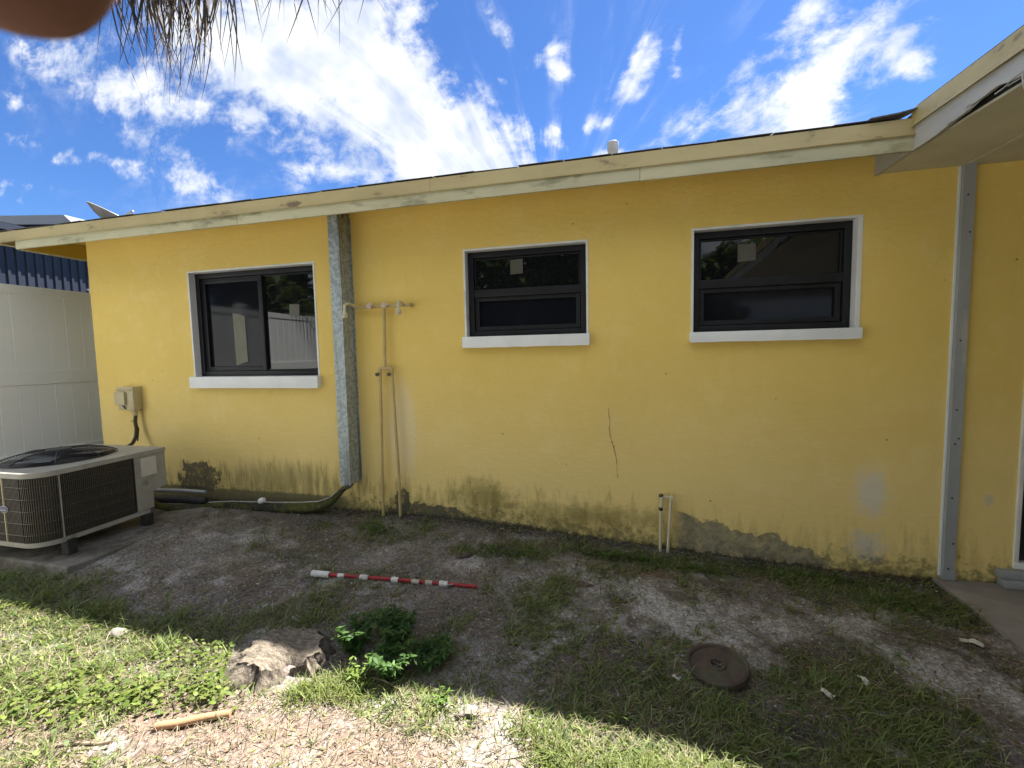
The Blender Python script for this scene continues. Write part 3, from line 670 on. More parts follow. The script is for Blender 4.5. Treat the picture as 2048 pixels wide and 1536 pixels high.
# ------------------------------------------------------------------ things fixed to the wall
# galvanised duct cover over the pipes
duct = empty('duct_cover', (-2.24, 3.22, .45), 'tall galvanised sheet metal duct cover standing against the yellow wall beside the wide window', 'duct cover')
b = MB(); pz0, pz1 = .455, 2.733; y0 = 3.148; t = .003
b.prism([(-2.288, WY-.001), (-2.288, y0), (-2.190, y0), (-2.190, WY-.001), (-2.190-t, WY-.001), (-2.190-t, y0+t), (-2.288+t, y0+t), (-2.288+t, WY-.001)], 'z', pz0, pz1)
b.build('casing', MT['galv'], duct)
MB().box(-2.189, -2.1775, WY-.004, WY-.001, pz0+.02, pz1-.06).build('flange', MT['galv'], duct)
m = MB()
for i in range(9):
    a = i/9; xq = -2.288+.098*a
    m.add([(xq, y0-.001, pz0+.004), (xq+.011, y0-.001, pz0+.004), (xq+.0055+random.uniform(-.006, .006), y0-.003+random.uniform(-.006, .01), pz0-random.uniform(.006, .028))], [(0, 1, 2)])
m.build('torn_edge', MT['galv'], duct, fix=False)
MB().tube([(-2.235, 3.23, 2.69), (-2.20, 3.22, 2.685), (-2.192, 3.20, 2.66)], .012, 8).build('pipe_end', MT['copper'], duct, smooth=40)

# zinc channel by the slab
ch = empty('wall_channel', (2.035, 3.28, 0), 'flat grey metal channel running up the yellow wall at the edge of the slab', 'channel')
b = MB(); y0 = WY-.030
b.prism([(2.006, WY-.001), (2.006, y0), (2.066, y0), (2.066, WY-.001), (2.063, WY-.001), (2.063, y0+.003), (2.009, y0+.003), (2.009, WY-.001)], 'z', .022, 2.600)
b.build('channel_body', MT['zinc'], ch)
MB().box(1.992, 2.0055, WY-.006, WY-.001, .04, 2.595, .001).build('sealant_strip', MT['sill'], ch)
MB().box(2.002, 2.070, y0-.003, y0-.0005, .024, .085, .002).build('foot_plate', MT['zinc'], ch)
for i, z in enumerate((.10, .265, .56, .905, .94, 1.12, 1.55, 2.20, 2.42)):
    M4 = Matrix.Translation((2.036+(.012 if i % 3 == 1 else -.006), y0-.0005, z)) @ Matrix.Rotation(R(90), 4, 'X')
    MB().lathe([(.0055, 0), (.0055, .002), (.003, .0035)], 8, M4).build('screw', MT['black'], ch)
MB().tube([(2.012, y0-.004, 2.605), (2.07, y0-.01, 2.606)], .005, 6).build('clip', MT['zinc'], ch)

# outdoor shower
sw = empty('outdoor_shower', (-1.88, 3.24, .16), 'beige painted outdoor shower pipes with two shower heads and pink star valve handles', 'shower')
py = 3.255; k = (py)/3.3
def wp(x, z): return (x*k, py, CAMZ+(z-CAMZ)*k)      # measured on the wall, set out on the pipe plane
r = .0125
MB().tube([wp(-2.175, 1.936), wp(-1.664, 1.938)], r, 10).build('crossbar', MT['pvc'], sw, smooth=40)
MB().tube([wp(-1.90, 1.938), wp(-1.915, 1.43)], r*1.05, 10).build('riser', MT['pvc'], sw, smooth=40)
MB().tube([wp(-1.964, 1.385), wp(-1.966, 1.415), wp(-1.955, 1.424), wp(-1.86, 1.424), wp(-1.850, 1.415), wp(-1.850, 1.385)], .012, 10).build('yoke', MT['pvc'], sw, smooth=50)
MB().tube([wp(-1.962, 1.39), wp(-1.972, .9), wp(-1.985, .45), wp(-1.989, .13)], r, 10).build('supply_leg', MT['pvc'], sw, smooth=40)
MB().tube([wp(-1.852, 1.39), wp(-1.838, .9), wp(-1.825, .5), wp(-1.827, .12)], r, 10).build('supply_leg', MT['pvc'], sw, smooth=40)
for (x, z, rr) in ((-1.908, 1.64, .0135), (-1.964, 1.40, .016), (-1.850, 1.40, .016), (-1.98, .62, .0125), (-1.83, .62, .0125)):
    a = wp(x, z-.016); c = wp(x, z+.016); MB().tube([a, c], rr, 10).build('coupling', MT['pvc'], sw, smooth=40)
for x in (-1.975, -1.868):          # stop taps below the yoke
    a = wp(x, 1.372)
    MB().lathe([(.009, 0), (.011, .02), (.016, .024), (.016, .032), (.007, .036)], 10, Matrix.Translation(a) @ Matrix.Rotation(R(90), 4, 'X')).build('stop_tap', MT['copper'], sw, smooth=40)
for x in (-2.016, -1.880):
    a = Vector(wp(x, 1.942)); m = MB(); M4 = Matrix.Translation(a) @ Matrix.Rotation(R(90), 4, 'X')
    v = []; n = 30
    for i in range(n):
        th = 2*math.pi*i/n; q = .024+.006*math.cos(6*th); v.append((q*math.cos(th), q*math.sin(th)))
    m.prism(v, 'z', .030, .040); m.lathe([(.006, 0), (.006, .03)], 8); m.lathe([(.008, .04), (.006, .045)], 8)
    m.v = [tuple(M4 @ Vector(p)) for p in m.v]
    m.build('valve_handle', MT['handle'], sw)
for (xa_, h) in ((-2.165, Vector((-2.128, 3.09, 1.852))), (-1.725, Vector((-1.678, 3.13, 1.866)))):
    a = Vector(wp(xa_, 1.937)); top = Vector((h.x, h.y, a.z+.004))
    MB().tube([a, a.lerp(top, .35)+Vector((0, 0, .016)), a.lerp(top, .75)+Vector((0, 0, .018)), top, h+Vector((0, 0, .030))], .0115, 10).build('shower_arm', MT['cream'], sw, smooth=50)
    M4 = Matrix.Translation(h) @ Matrix.Rotation(R(14), 4, 'X') @ Matrix.Rotation(R(8), 4, 'Y')
    m = MB().lathe([(.001, -.016), (.021, -.015), (.024, -.008), (.024, .000), (.019, .003), (.019, .008), (.0225, .011), (.0225, .020), (.013, .028), (.012, .040)], 18, M4)
    m.build('shower_head', MT['cream'], sw, smooth=40)
MB().lathe([(.012, 0), (.012, .02), (.017, .02), (.017, .03), (.010, .045)], 12, Matrix.Translation(wp(-1.664, 1.938)) @ Matrix.Rotation(R(-90), 4, 'X')).build('wall_elbow', MT['pvc'], sw, smooth=40)

# pair of standing pipes with a tap
sp = empty('standpipe', (.31, 3.25, .05), 'pair of short cream water pipes standing at the foot of the yellow wall', 'standpipe')
py = 3.25; k = py/3.3
MB().tube([wp(.286, .02), wp(.290, .36)], .0105, 10).build('pipe', MT['cream'], sp, smooth=40)
MB().tube([wp(.338, .0), wp(.350, .25), wp(.356, .40), wp(.360, .435), wp(.362, .448)], .0105, 10).build('pipe', MT['cream'], sp, smooth=40)
MB().tube([wp(.296, .455), wp(.36, .450)], .009, 10).build('link_pipe', MT['cream'], sp, smooth=40)
MB().lathe([(.012, 0), (.014, .01), (.014, .07), (.016, .072), (.016, .085), (.010, .09)], 14, Matrix.Translation(wp(.291, .372)) @ Matrix.Rotation(R(5), 4, 'Y')).build('valve_body', MT['cream'], sp, smooth=40)
MB().lathe([(.0125, 0), (.015, .004), (.015, .022), (.0125, .026)], 14, Matrix.Translation(wp(.290, .350))).build('collar', MT['black'], sp, smooth=40)
MB().lathe([(.012, 0), (.017, .006), (.0175, .014), (.013, .02)], 14, Matrix.Translation(wp(.2915, .452))).build('cap', MT['copper'], sp, smooth=40)
MB().lathe([(.013, -.02), (.015, -.012), (.015, .016), (.011, .024)], 14, Matrix.Translation(wp(.364, .450)) @ Matrix.Rotation(R(-90), 4, 'X')).build('wall_elbow', MT['cream'], sp, smooth=40)
MB().tube([wp(.286, .03), wp(.24, .034), wp(.19, .030)], .008, 8).build('ground_pipe', MT['stone'], sp, smooth=40)

# small garden tap on a stub
tp = empty('garden_tap', (-.30, 3.14, .1), 'small rusty garden tap poking out of the ground against the wall', 'tap')
gz0 = gz(-.30, 3.14)
MB().tube([(-.30, 3.14, gz0-.02), (-.30, 3.14, gz0+.05)], .009, 8).build('stub', MT['copper'], tp, smooth=40)
m = MB()
for i in range(4):
    a = i*math.pi/2+.4; m.tube([(-.30, 3.14, gz0+.068), (-.30+.024*math.cos(a), 3.14+.024*math.sin(a), gz0+.068)], .005, 6)
m.build('handle', MT['rust'], tp); MB().tube([(-.30, 3.14, gz0+.042), (-.295, 3.105, gz0+.040), (-.294, 3.095, gz0+.026)], .008, 8).build('spout', MT['rust'], tp, smooth=40)

# wall lamp at the right edge
lp = empty('wall_lamp', (2.345, 3.28, 2.2), 'round pale wall lamp beside the door at the right edge of the picture', 'lamp')
MB().lathe([(.05, 0), (.052, .012), (.04, .022)], 24, Matrix.Translation((2.372, WY-.001, 2.27)) @ Matrix.Rotation(R(90), 4, 'X')).build('base_plate', MT['lamp'], lp, smooth=40)
MB().lathe([(.03, .02), (.046, .035), (.050, .06), (.040, .085), (.018, .098), (.001, .10)], 24, Matrix.Translation((2.372, WY-.001, 2.27)) @ Matrix.Rotation(R(90), 4, 'X')).build('globe', MT['lamp'], lp, smooth=60)

# electrical disconnect with its whip
db = empty('disconnect_box', (-4.72, 3.25, 1.0), 'small beige electrical disconnect box on the yellow wall above the air conditioner', 'electrical box')
MB().box(-4.80, -4.60, WY-.085, WY-.001, 1.045, 1.275, .006).build('cabinet', MT['beige'], db, smooth=30)
m = MB(); m.box(-4.815, -4.685, WY-.108, WY-.086, 1.10, 1.225, .006); m.build('cover', MT['beige'], db, smooth=30)
for z in (1.248, 1.236): MB().box(-4.81, -4.62, WY-.0935, WY-.0845, z, z+.008, .002).build('rib', MT['beige'], db)
MB().tube([(-4.73, WY-.09, 1.088), (-4.705, WY-.098, 1.078), (-4.70, WY-.09, 1.06)], .006, 6).build('latch', MT['copper'], db)
MB().tube([(-4.64, WY-.05, 1.045), (-4.635, WY-.05, .99)], .022, 12).build('connector', MT['beige'], db, smooth=40)
pts = [(-4.635, WY-.05, .99), (-4.64, WY-.055, .93), (-4.625, WY-.06, .86), (-4.61, WY-.08, .79), (-4.60, WY-.12, .73), (-4.62, WY-.2, .68)]
fine = []
for i in range(len(pts)-1):
    for q in range(14): fine.append(tuple(Vector(pts[i]).lerp(Vector(pts[i+1]), q/14)))
MB().tube(fine, [.014+.003*(i % 2) for i in range(len(fine))], 10).build('whip', MT['copper'], db, smooth=25)
MB().tube([(-4.655, WY-.04, 1.04), (-4.65, WY-.05, .95), (-4.632, WY-.035, .85), (-4.61, WY-.07, .74)], .006, 8).build('wire', MT['black'], db, smooth=40)
MB().box(-4.675, -4.60, WY-.072, WY-.066, .935, .94).build('tie', MT['black'], db)

# mossy insulated line set along the foot of the wall
moss, n, bs_ = new_mat('mossy_sleeve'); co = n.objco()
c = n.mix(n.sm(n.noise(co, 4, 7, .7), .42, .6), (.045, .042, .032), (.085, .095, .018)); c = n.mix(n.sm(n.noise(co, 18, 6), .5, .7), c, (.13, .125, .03))
n.put(bs_.inputs['Base Color'], c); bs_.inputs['Roughness'].default_value = .95; n.put(bs_.inputs['Normal'], n.bump(n.noise(co, 60, 6, .7), .9, .01))
ls = empty('line_set', (-3.2, 3.2, .15), 'mossy insulated pipe lying along the wall from the air conditioner to the duct cover', 'pipe')
pth = [(-2.24, 3.20, .50), (-2.245, 3.20, .44), (-2.29, 3.17, .40), (-2.34, 3.16, .345), (-2.41, 3.165, .29), (-2.52, 3.18, .245), (-2.70, 3.19, .215), (-2.95, 3.2, .195), (-3.2, 3.2, .185), (-3.45, 3.20, .175), (-3.7, 3.17, .165), (-3.9, 3.05, .17), (-4.0, 2.95, .22), (-4.05, 2.86, .30)]
pr = [.018, .02, .024, .028, .036, .044, .050, .052, .050, .046, .040, .034, .030, .028]
f2 = []; r2 = []
for i in range(len(pth)-1):
    for q in range(8):
        a = Vector(pth[i]).lerp(Vector(pth[i+1]), q/8); rr = pr[i]+(pr[i+1]-pr[i])*q/8
        f2.append(tuple(a+Vector((0, random.uniform(-.003, .003), random.uniform(-.003, .003))))); r2.append(rr*random.uniform(.92, 1.08))
MB().tube(f2, r2, 12).build('insulation_sleeve', moss, ls, smooth=60)
MB().tube([(-2.20, 3.19, .455), (-2.215, 3.165, .43), (-2.26, 3.15, .418), (-2.30, 3.15, .40)], [.014, .012, .012, .010], 8).build('pipe_stub', MT['rust'], ls, smooth=40)
MB().tube([(-2.31, 3.13, .40), (-2.38, 3.13, .345), (-2.5, 3.13, .30), (-2.7, 3.14, .275), (-2.95, 3.145, .258), (-3.2, 3.15, .245), (-3.45, 3.15, .235), (-3.66, 3.12, .222)], .005, 6).build('cable', MT['stone'], ls, smooth=40)
cap = MB().lathe([(.001, .03), (.02, .026), (.026, .01), (.026, -.02), (.001, -.02)], 12, Matrix.Translation((-3.10, 3.15, .262)) @ Matrix.Rotation(R(70), 4, 'Y'))
cap.build('pipe_cap', MT['white'], ls, smooth=40)
MB().tube([(-3.78, 3.2, .285), (-4.0, 3.17, .295), (-4.3, 3.12, .30), (-4.45, 3.05, .30)], [.016, .018, .02, .02], 10).build('drain_pipe', MT['zinc'], ls, smooth=40)
MB().tube([(-3.72, 3.15, .22), (-3.95, 3.1, .235), (-4.3, 3.0, .25)], .032, 10).build('black_sleeve', MT['black'], ls, smooth=40)

# ------------------------------------------------------------------ air conditioner on its pad
pad = MB(); pts = [(-5.35, 2.02), (-4.35, 2.015), (-3.56, 2.0), (-3.545, 2.3), (-3.58, 2.7), (-3.62, 3.05), (-3.66, 3.26), (-5.35, 3.26)]
pad.prism(pts, 'z', -.05, .172); po = pad.build('equipment_pad', MT['concrete']); tag(po, 'low dirty concrete pad under the air conditioner', 'concrete pad')
mod = po.modifiers.new('b', 'BEVEL'); mod.width = .012; mod.segments = 2
ac = empty('air_conditioner', (-4.2, 2.45, .185), 'grey outdoor air conditioner with black fan grille on the concrete pad', 'air conditioner')
AX0, AX1, AY0, AY1, AZ0, AZ1 = -4.75, -3.776, 1.99, 2.85, .275, .79
def rrect(x0, x1, y0, y1, r, n=7, corners=(1, 1, 1, 1)):
    out = []
    for (cx, cy, a0, on) in ((x1-r, y0+r, -90, corners[0]), (x1-r, y1-r, 0, corners[1]), (x0+r, y1-r, 90, corners[2]), (x0+r, y0+r, 180, corners[3])):
        if on:
            for i in range(n+1):
                a = R(a0+90*i/n); out.append((cx+r*math.cos(a), cy+r*math.sin(a)))
        else:
            out.append({-90: (x1, y0), 0: (x1, y1), 90: (x0, y1), 180: (x0, y0)}[a0])
    return out
cr_ = (1, 0, 0, 1)
MB().prism(rrect(AX0+.02, AX1-.02, AY0+.02, 2.62, .12, 7, (1, 0, 0, 1)), 'z', AZ0+.03, AZ1-.03).build('coil', MT['acdark'], ac, smooth=40)
m = MB(); m.prism(rrect(AX0-.006, AX1+.006, AY0-.006, AY1+.004, .15, 8, cr_), 'z', AZ1-.035, AZ1); m.build('top_panel', MT['acmetal'], ac, smooth=30)
m = MB(); m.prism(rrect(AX0, AX1, AY0, 2.70, .15, 8, cr_), 'z', AZ0, AZ0+.032); m.build('base_pan', MT['acmetal'], ac, smooth=30)
# service panel at the wall end with the stepped lower corner
m = MB(); m.prism([(2.605, AZ0+.034), (2.735, AZ0+.034), (2.735, .445), (AY1, .470), (AY1, AZ1-.037), (2.605, AZ1-.037)], 'x', AX0+.05, AX1-.001)
m.build('service_panel', MT['acmetal'], ac)
m = MB(); m.box(AX1-.001, AX1+.0015, 2.655, 2.775, .585, .735, .0006); lb = m.build('data_plate', MT['lamp'], ac); lb['label'] = 'pale data plate on the service panel'
MB().box(AX1-.012, AX1+.001, 2.597, 2.6045, AZ0+.04, AZ1-.04).build('seam', MT['black'], ac)
# louvres: upright bars on the long side and round the corner, thin level wires
bar = MB(); bar.box(-.0022, .0022, -.004, .004, AZ0+.033, AZ1-.036); bme = bar.mesh('louvre_bar'); bme.materials.append(MT['acgrille'])
y = 2.14; i = 0
def addbar(x, y, a, sx=1):
    o = bpy.data.objects.new('louvre_bar', bme); o.location = (x, y, 0); o.rotation_euler = (0, 0, a); o.scale = (sx, sx, 1); put(o, ac)
while y < 2.595: addbar(AX1-.006, y, R(90)); y += .0118
for i in range(1, 19):
    a = R(-90+90*i/19); addbar(AX1-.15+.145*math.cos(a), AY0+.15+.145*math.sin(a), a+R(90))
x = AX1-.16
while x > AX0+.1: addbar(x, AY0+.006, 0); x -= .0118
for (x, y, a) in ((AX1-.001, 2.125, R(90)), (-4.09, AY0+.002, 0), (-4.45, AY0+.002, 0)):
    o = MB(); o.box(-.0035, .0035, -.003, .003, AZ0+.03, AZ1-.03); q = o.build('post', MT['beige'] if x < -4 else MT['acmetal'], ac); q.location = (x, y, 0); q.rotation_euler = (0, 0, a)
for j in range(5):
    z = AZ0+.085+.083*j
    pts = [(AX0+.05, AY0+.001, z), (AX1-.15, AY0+.001, z)]+[(AX1-.15+.149*math.cos(R(-90+90*i/8)), AY0+.15+.149*math.sin(R(-90+90*i/8)), z) for i in range(1, 9)]+[(AX1-.001, 2.59, z)]
    MB().tube(pts, .0024, 5).build('grille_wire', MT['acgrille'], ac)
for (y, s_) in ((2.16, 1), (2.69, 1)):
    MB().box(AX1-.065, AX1+.008, y-.028, y+.028, .170, AZ0+(.01 if y < 2.5 else .0), .008).build('support_foot', MT['black'], ac)
MB().box(AX0+.02, AX0+.1, 2.1, 2.18, .170, AZ0, .006).build('support_foot', MT['black'], ac)
MB().box(AX0+.02, AX0+.1, 2.6, 2.68, .170, AZ0, .006).build('support_foot', MT['black'], ac)
# fan guard: domed black wires over a dark well
fc = Vector((-4.235, 2.40, AZ1)); RF = .335
MB().lathe([(RF-.01, .001), (RF-.02, .004), (.001, .004)], 40, Matrix.Translation(fc)).build('fan_well', MT['black'], ac, smooth=40)
def dome(q): return .008+.060*(1-(q/RF)**4)*.9 if q < RF else 0
m = MB()
for q in np.arange(.06, RF+.001, .0145):
    zq = dome(q) if q < RF-.006 else .008
    ring = [fc+Vector((q*math.cos(2*math.pi*i/48), q*math.sin(2*math.pi*i/48), zq)) for i in range(49)]
    m.tube(ring, .0024, 4, cap=False)
m.build('guard_ring', MT['black'], ac)
m = MB()
for i in range(8):
    a = 2*math.pi*i/8+.2; m.tube([fc+Vector((q*math.cos(a), q*math.sin(a), dome(q)+.004)) for q in np.linspace(.03, RF-.004, 12)], .0035, 5)
m.build('guard_spoke', MT['black'], ac)
MB().lathe([(.001, .075), (.07, .072), (.075, .06), (.001, .058)], 24, Matrix.Translation(fc)).build('fan_cap', MT['black'], ac, smooth=40)
m = MB()
for i in range(4):
    a = i*math.pi/2+.5; u = Vector((math.cos(a), math.sin(a), 0)); v_ = Vector((-math.sin(a), math.cos(a), 0))
    m.add([fc+u*.07+v_*.05+Vector((0, 0, .02)), fc+u*.29+v_*.11+Vector((0, 0, .022)), fc+u*.30-v_*.08+Vector((0, 0, .034)), fc+u*.07-v_*.04+Vector((0, 0, .03))], [(0, 1, 2, 3)])
m.build('fan_blade', MT['zinc'], ac, fix=False)
# oval badge on the front
bc = Vector((-4.09, AY0-.006, .535))
ov = [(.040*math.cos(2*math.pi*i/28), .0215*math.sin(2*math.pi*i/28)) for i in range(28)]
badge = MB().prism([(bc.x+p[0]*1.08, bc.z+p[1]*1.12) for p in ov], 'y', bc.y+.002, bc.y+.006).build('badge', MT['logow'], ac)
MB().prism([(bc.x+p[0], bc.z+p[1]) for p in ov], 'y', bc.y, bc.y+.004).build('badge_face', MT['logo'], badge)
def text_mesh(txt, size, mat, name, M, parent, shear=0, ext=.0008):
    cu = bpy.data.curves.new(name, 'FONT'); cu.body = txt; cu.size = size; cu.align_x = 'CENTER'; cu.align_y = 'CENTER'; cu.extrude = ext; cu.shear = shear
    o = bpy.data.objects.new(name, cu); C.objects.link(o); dg = bpy.context.evaluated_depsgraph_get()
    me = bpy.data.meshes.new_from_object(o.evaluated_get(dg)); bpy.data.objects.remove(o)
    me.transform(M); me.materials.clear(); me.materials.append(mat)
    q = bpy.data.objects.new(name, me); return put(q, parent)
text_mesh('Carrier', .022, MT['logow'], 'badge_lettering', Matrix.Translation((bc.x, bc.y-.0012, bc.z)) @ Matrix.Rotation(R(90), 4, 'X'), badge, .25)

# ------------------------------------------------------------------ fence and neighbours on the left
fn = empty('vinyl_fence', (-5.95, 1, .3), 'tall white vinyl privacy fence running past the left end of the house', 'fence')
FX = -5.95
posts = [-6.2, -3.7, -1.30, 1.1, 3.60, 6.0]
posts = [-8.9, -6.5, -4.05, -1.6, .95, 3.83+.06, 6.4]
pb = MB(); pb.box(-.064, .064, -.064, .064, .25, 2.355, .004); pme = pb.mesh('post'); pme.materials.append(MT['fence'])
cb = MB(); cb.box(-.075, .075, -.075, .075, 2.356, 2.372, .004); cb.add([(-.066, -.066, 2.372), (.066, -.066, 2.372), (.066, .066, 2.372), (-.066, .066, 2.372), (0, 0, 2.41)], [(0, 1, 4), (1, 2, 4), (2, 3, 4), (3, 0, 4)]); cme = cb.mesh('post_cap'); cme.materials.append(MT['fence'])
def plank_mesh(z0, z1):
    h_, t_, c_ = .0725, .011, .004
    m_ = MB(); m_.prism([(-t_, -h_), (t_-c_, -h_), (t_, -h_+c_), (t_, h_-c_), (t_-c_, h_), (-t_, h_)], 'z', z0, z1)
    me_ = m_.mesh('plank'); me_.materials.append(MT['fence']); return me_
ph, pl_ = plank_mesh(1.44, 2.23), plank_mesh(.56, 1.305)
for p in posts:
    for nm, me in (('post', pme), ('post_cap', cme)):
        o = bpy.data.objects.new(nm, me); o.location = (FX, p, 0); put(o, fn)
for p, q in zip(posts[:-1], posts[1:]):
    for (z0, z1) in ((2.228, 2.318), (1.300, 1.445), (.45, .605)):
        MB().box(FX-.02, FX+.022, p+.064, q-.064, z0, z1, .004).build('rail', MT['fence'], fn)
    n_ = int(round((q-p-.13)/.145))
    st_ = (q-p-.13)/n_
    for i in range(n_):
        for me in (ph, pl_):
            o = bpy.data.objects.new('plank', me); o.location = (FX+random.uniform(-.001, .001), p+.065+st_*(i+.5), 0); o.scale = (1, st_/.145*.998, 1); put(o, fn)

nb = empty('navy_building', (-9.6, 6, 0), 'navy corrugated metal building with a pale grey roof behind the white fence', 'building')
m = MB(); pts = []; y = 2.0
prof = []
while y < 12:
    prof += [(y, 0), (y+.055, 0), (y+.070, .022), (y+.105, .022), (y+.12, 0)]; y += .12
v = []; f = []
for (yq, d_) in prof: v += [(-9.5+d_, yq, 0), (-9.5+d_, yq, 3.62)]
for i in range(len(prof)-1): f.append((2*i, 2*i+2, 2*i+3, 2*i+1))
m.add(v, f); m.build('corrugated_wall', MT['navy'], nb, fix=False)
MB().box(-9.49, -9.25, 2.0, 6.45, 3.60, 3.70).build('eave_shadow_board', MT['navy'], nb)
MB().prism([(-14.5, 4.43), (-9.66, 4.03), (-9.88, 4.215), (-14.5, 4.60)], 'y', 6.0, 11.5).build('roof', MT['roofmetal'], nb)
MB().prism([(-14.3, 3.55), (-9.78, 3.55), (-9.78, 4.025), (-14.3, 4.40)], 'y', 6.12, 11.4).build('gable_wall', MT['navy'], nb)
MB().prism([(-9.30, 3.705), (-9.25, 3.705), (-14, 3.9), (-14, 3.86)], 'y', 2.0, 5.99).build('lower_roof', MT['navy'], nb)
MB().box(-15, -9.52, 2.0, 2.1, 0, 3.6).build('end_wall', MT['navy'], nb); MB().box(-15, -9.52, 11.9, 12, 0, 3.6).build('end_wall', MT['navy'], nb)
# satellite dish on the roof corner, seen nearly edge on
sd = empty('satellite_dish', (-5.0, 3.62, 2.9), 'grey satellite dish seen edge-on above the left end of the roof', 'satellite dish')
dc = Vector((-5.14, 3.52, 2.95)); axis = Vector((.36, .27, .9)).normalized(); 
Mz = Matrix.Translation(dc) @ axis.to_track_quat('Z', 'Y').to_matrix().to_4x4()
prof = [(.001, 0), (.08, .012), (.15, .040), (.205, .075), (.23, .095), (.234, .097), (.230, .102), (.205, .083), (.15, .050), (.08, .021), (.001, .010)]
MB().lathe(prof, 40, Mz, cap=False).build('reflector', MT['dish'], sd, smooth=50)
MB().tube([(-5.10, 3.6, 2.85), (-5.12, 3.57, 2.99)], .02, 8).build('mast', MT['dish'], sd, smooth=40)
MB().tube([dc+axis*.01, dc+axis*.2+Vector((.2, -.02, -.06))], .01, 8).build('feed_arm', MT['dish'], sd, smooth=40)

# ------------------------------------------------------------------ things lying in the yard
# red pole with tape bands
pA = Vector((-1.935, 2.345, gz(-1.935, 2.345)+.022)); pB = Vector((-.86, 2.455, gz(-.86, 2.455)+.014))
pole = empty('red_pole', ((pA+pB)/2 - Vector((0, 0, .02))), 'thin red pole with white tape bands lying on the bare ground', 'pole')
MB().tube([pA, pA.lerp(pB, .5)+Vector((0, 0, .004)), pB], .0115, 12).build('shaft', MT['red'], pole, smooth=40)
def band(t0, t1, r, mat, nm='tape_band'):
    a = pA.lerp(pB, t0); c = pA.lerp(pB, t1); m = MB().tube([a, a.lerp(c, .33)+Vector((0, 0, .001)), a.lerp(c, .66), c], [r, r*1.06, r*.97, r*1.03], 12); return m.build(nm, mat, pole, smooth=40)
band(-.012, .10, .021, MT['tape'], 'wrapped_end')
band(.155, .195, .0145, MT['tape']); band(.295, .345, .017, MT['tape']); band(.492, .532, .019, MT['tape']); band(.615, .66, .0155, MT['tan_tape']); band(.698, .738, .0155, MT['tan_tape']); band(.782, .83, .018, MT['tape'])
m = MB().box(-.025, .022, -.001, .001, -.012, .012, .0008, Matrix.Translation(pA.lerp(pB, .84)+Vector((.01, -.014, .004))) @ Matrix.Rotation(.5, 4, 'Z') @ Matrix.Rotation(.7, 4, 'X')); m.build('loose_tape', MT['tape'], pole)

# rusty round cover
lid = empty('iron_cover', (.44, 2.10, gz(.44, 2.1)), 'round rusty iron cover with a raised rim and centre ring lying in the grass', 'cover')
LM = Matrix.Translation((.437, 2.097, gz(.437, 2.097)+.024)) @ Matrix.Rotation(R(3), 4, 'X') @ Matrix.Rotation(R(-6), 4, 'Y')
RL = .134
MB().lathe([(.001, -.004), (.034, -.004), (.040, .004), (.090, .004), (RL-.016, .000), (RL-.012, .011), (RL-.005, .015), (RL, .010), (RL, -.008), (RL-.006, -.026), (.001, -.026)], 48, LM).build('plate', MT['rust'], lid, smooth=30)
MB().lathe([(.026, -.006), (.026, .008), (.029, .013), (.036, .013), (.040, .008), (.040, .002)], 28, LM, cap=False).build('centre_ring', MT['rust'], lid, smooth=40)
MB().lathe([(.0, -.003), (.0255, -.003)], 20, LM, cap=False).build('socket', MT['black'], lid)
for a in (.4, 2.2): MB().tube([LM @ Vector((.028*math.cos(a), .028*math.sin(a), .004)), LM @ Vector((-.026*math.cos(a+.5), -.024*math.sin(a+.5), .006))], .0016, 5).build('straw', MT['twig'], lid)

# old stump
stm, n, bs_ = new_mat('stump_wood'); co = n.objco(); X, Y, Z = n.xyz(co)
nrm = n.xyz(n.n.new('ShaderNodeNewGeometry').outputs['True Normal'])[2]
grain = n.noise(n.scale(co, (30, 30, 3)), 2, 7, .7)
side = n.mix(n.sm(grain, .4, .62), (.050, .040, .032), (.21, .175, .14))
topc = n.mix(n.sm(n.noise(n.scale(co, (1, 3, 1)), 26, 6, .75), .38, .62), (.27, .23, .18), (.11, .088, .066))
c = n.mix(n.sm(nrm, .45, .75), side, topc)
n.put(bs_.inputs['Base Color'], c); bs_.inputs['Roughness'].default_value = .9
n.put(bs_.inputs['Normal'], n.bump(n.add(grain, n.mul(n.noise(co, 40, 6, .7), .6)), .9, .02))
SC = Vector((-1.60, 1.69, gz(-1.60, 1.69)))
NR, NZ = 96, 16
V = []; F = []
def adiff(a, b): return (a-b+math.pi) % (2*math.pi)-math.pi
def bump_(th, deg, w_): return math.exp(-(adiff(th, R(deg))/R(w_))**2)
def srad(th, t):
    # t 0 at the foot .. 1 at the rim ; root flares towards the left and the viewer
    fl = .10*bump_(th, 200, 24)+.05*bump_(th, 150, 20)+.08*bump_(th, 243, 15)+.05*bump_(th, 60, 24)+.04*bump_(th, 280, 10)
    ridg = .010*math.sin(th*13+1.1)+.007*math.sin(th*29+.4)+.03*(float(fbm(np.array(th*4.+9), np.array(t*2.), 3))-.5)
    return .150+.06*(1-t)**1.5+fl*(1-t)**1.3+ridg*(1.2-t*.4)
def stop(th): return .085+.050*bump_(th, 55, 50)+.018*math.sin(th*3+.6)-.020*bump_(th, 215, 40)+.006*math.sin(th*17)
for j in range(NZ+1):
    t = j/NZ
    for i in range(NR):
        th = 2*math.pi*i/NR; q = srad(th, t); z = -.06+(stop(th)+.06)*t
        notch = bump_(th, 312, 16)          # hollow opening to the right front
        q *= 1-.30*notch*(t**.7)
        z -= notch*.060*t
        V.append((q*math.cos(th)*1.22, q*math.sin(th)*.95, z))
for j in range(NZ):
    for i in range(NR): F.append((j*NR+i, j*NR+(i+1) % NR, (j+1)*NR+(i+1) % NR, (j+1)*NR+i))
b0 = NZ*NR; NC = 14
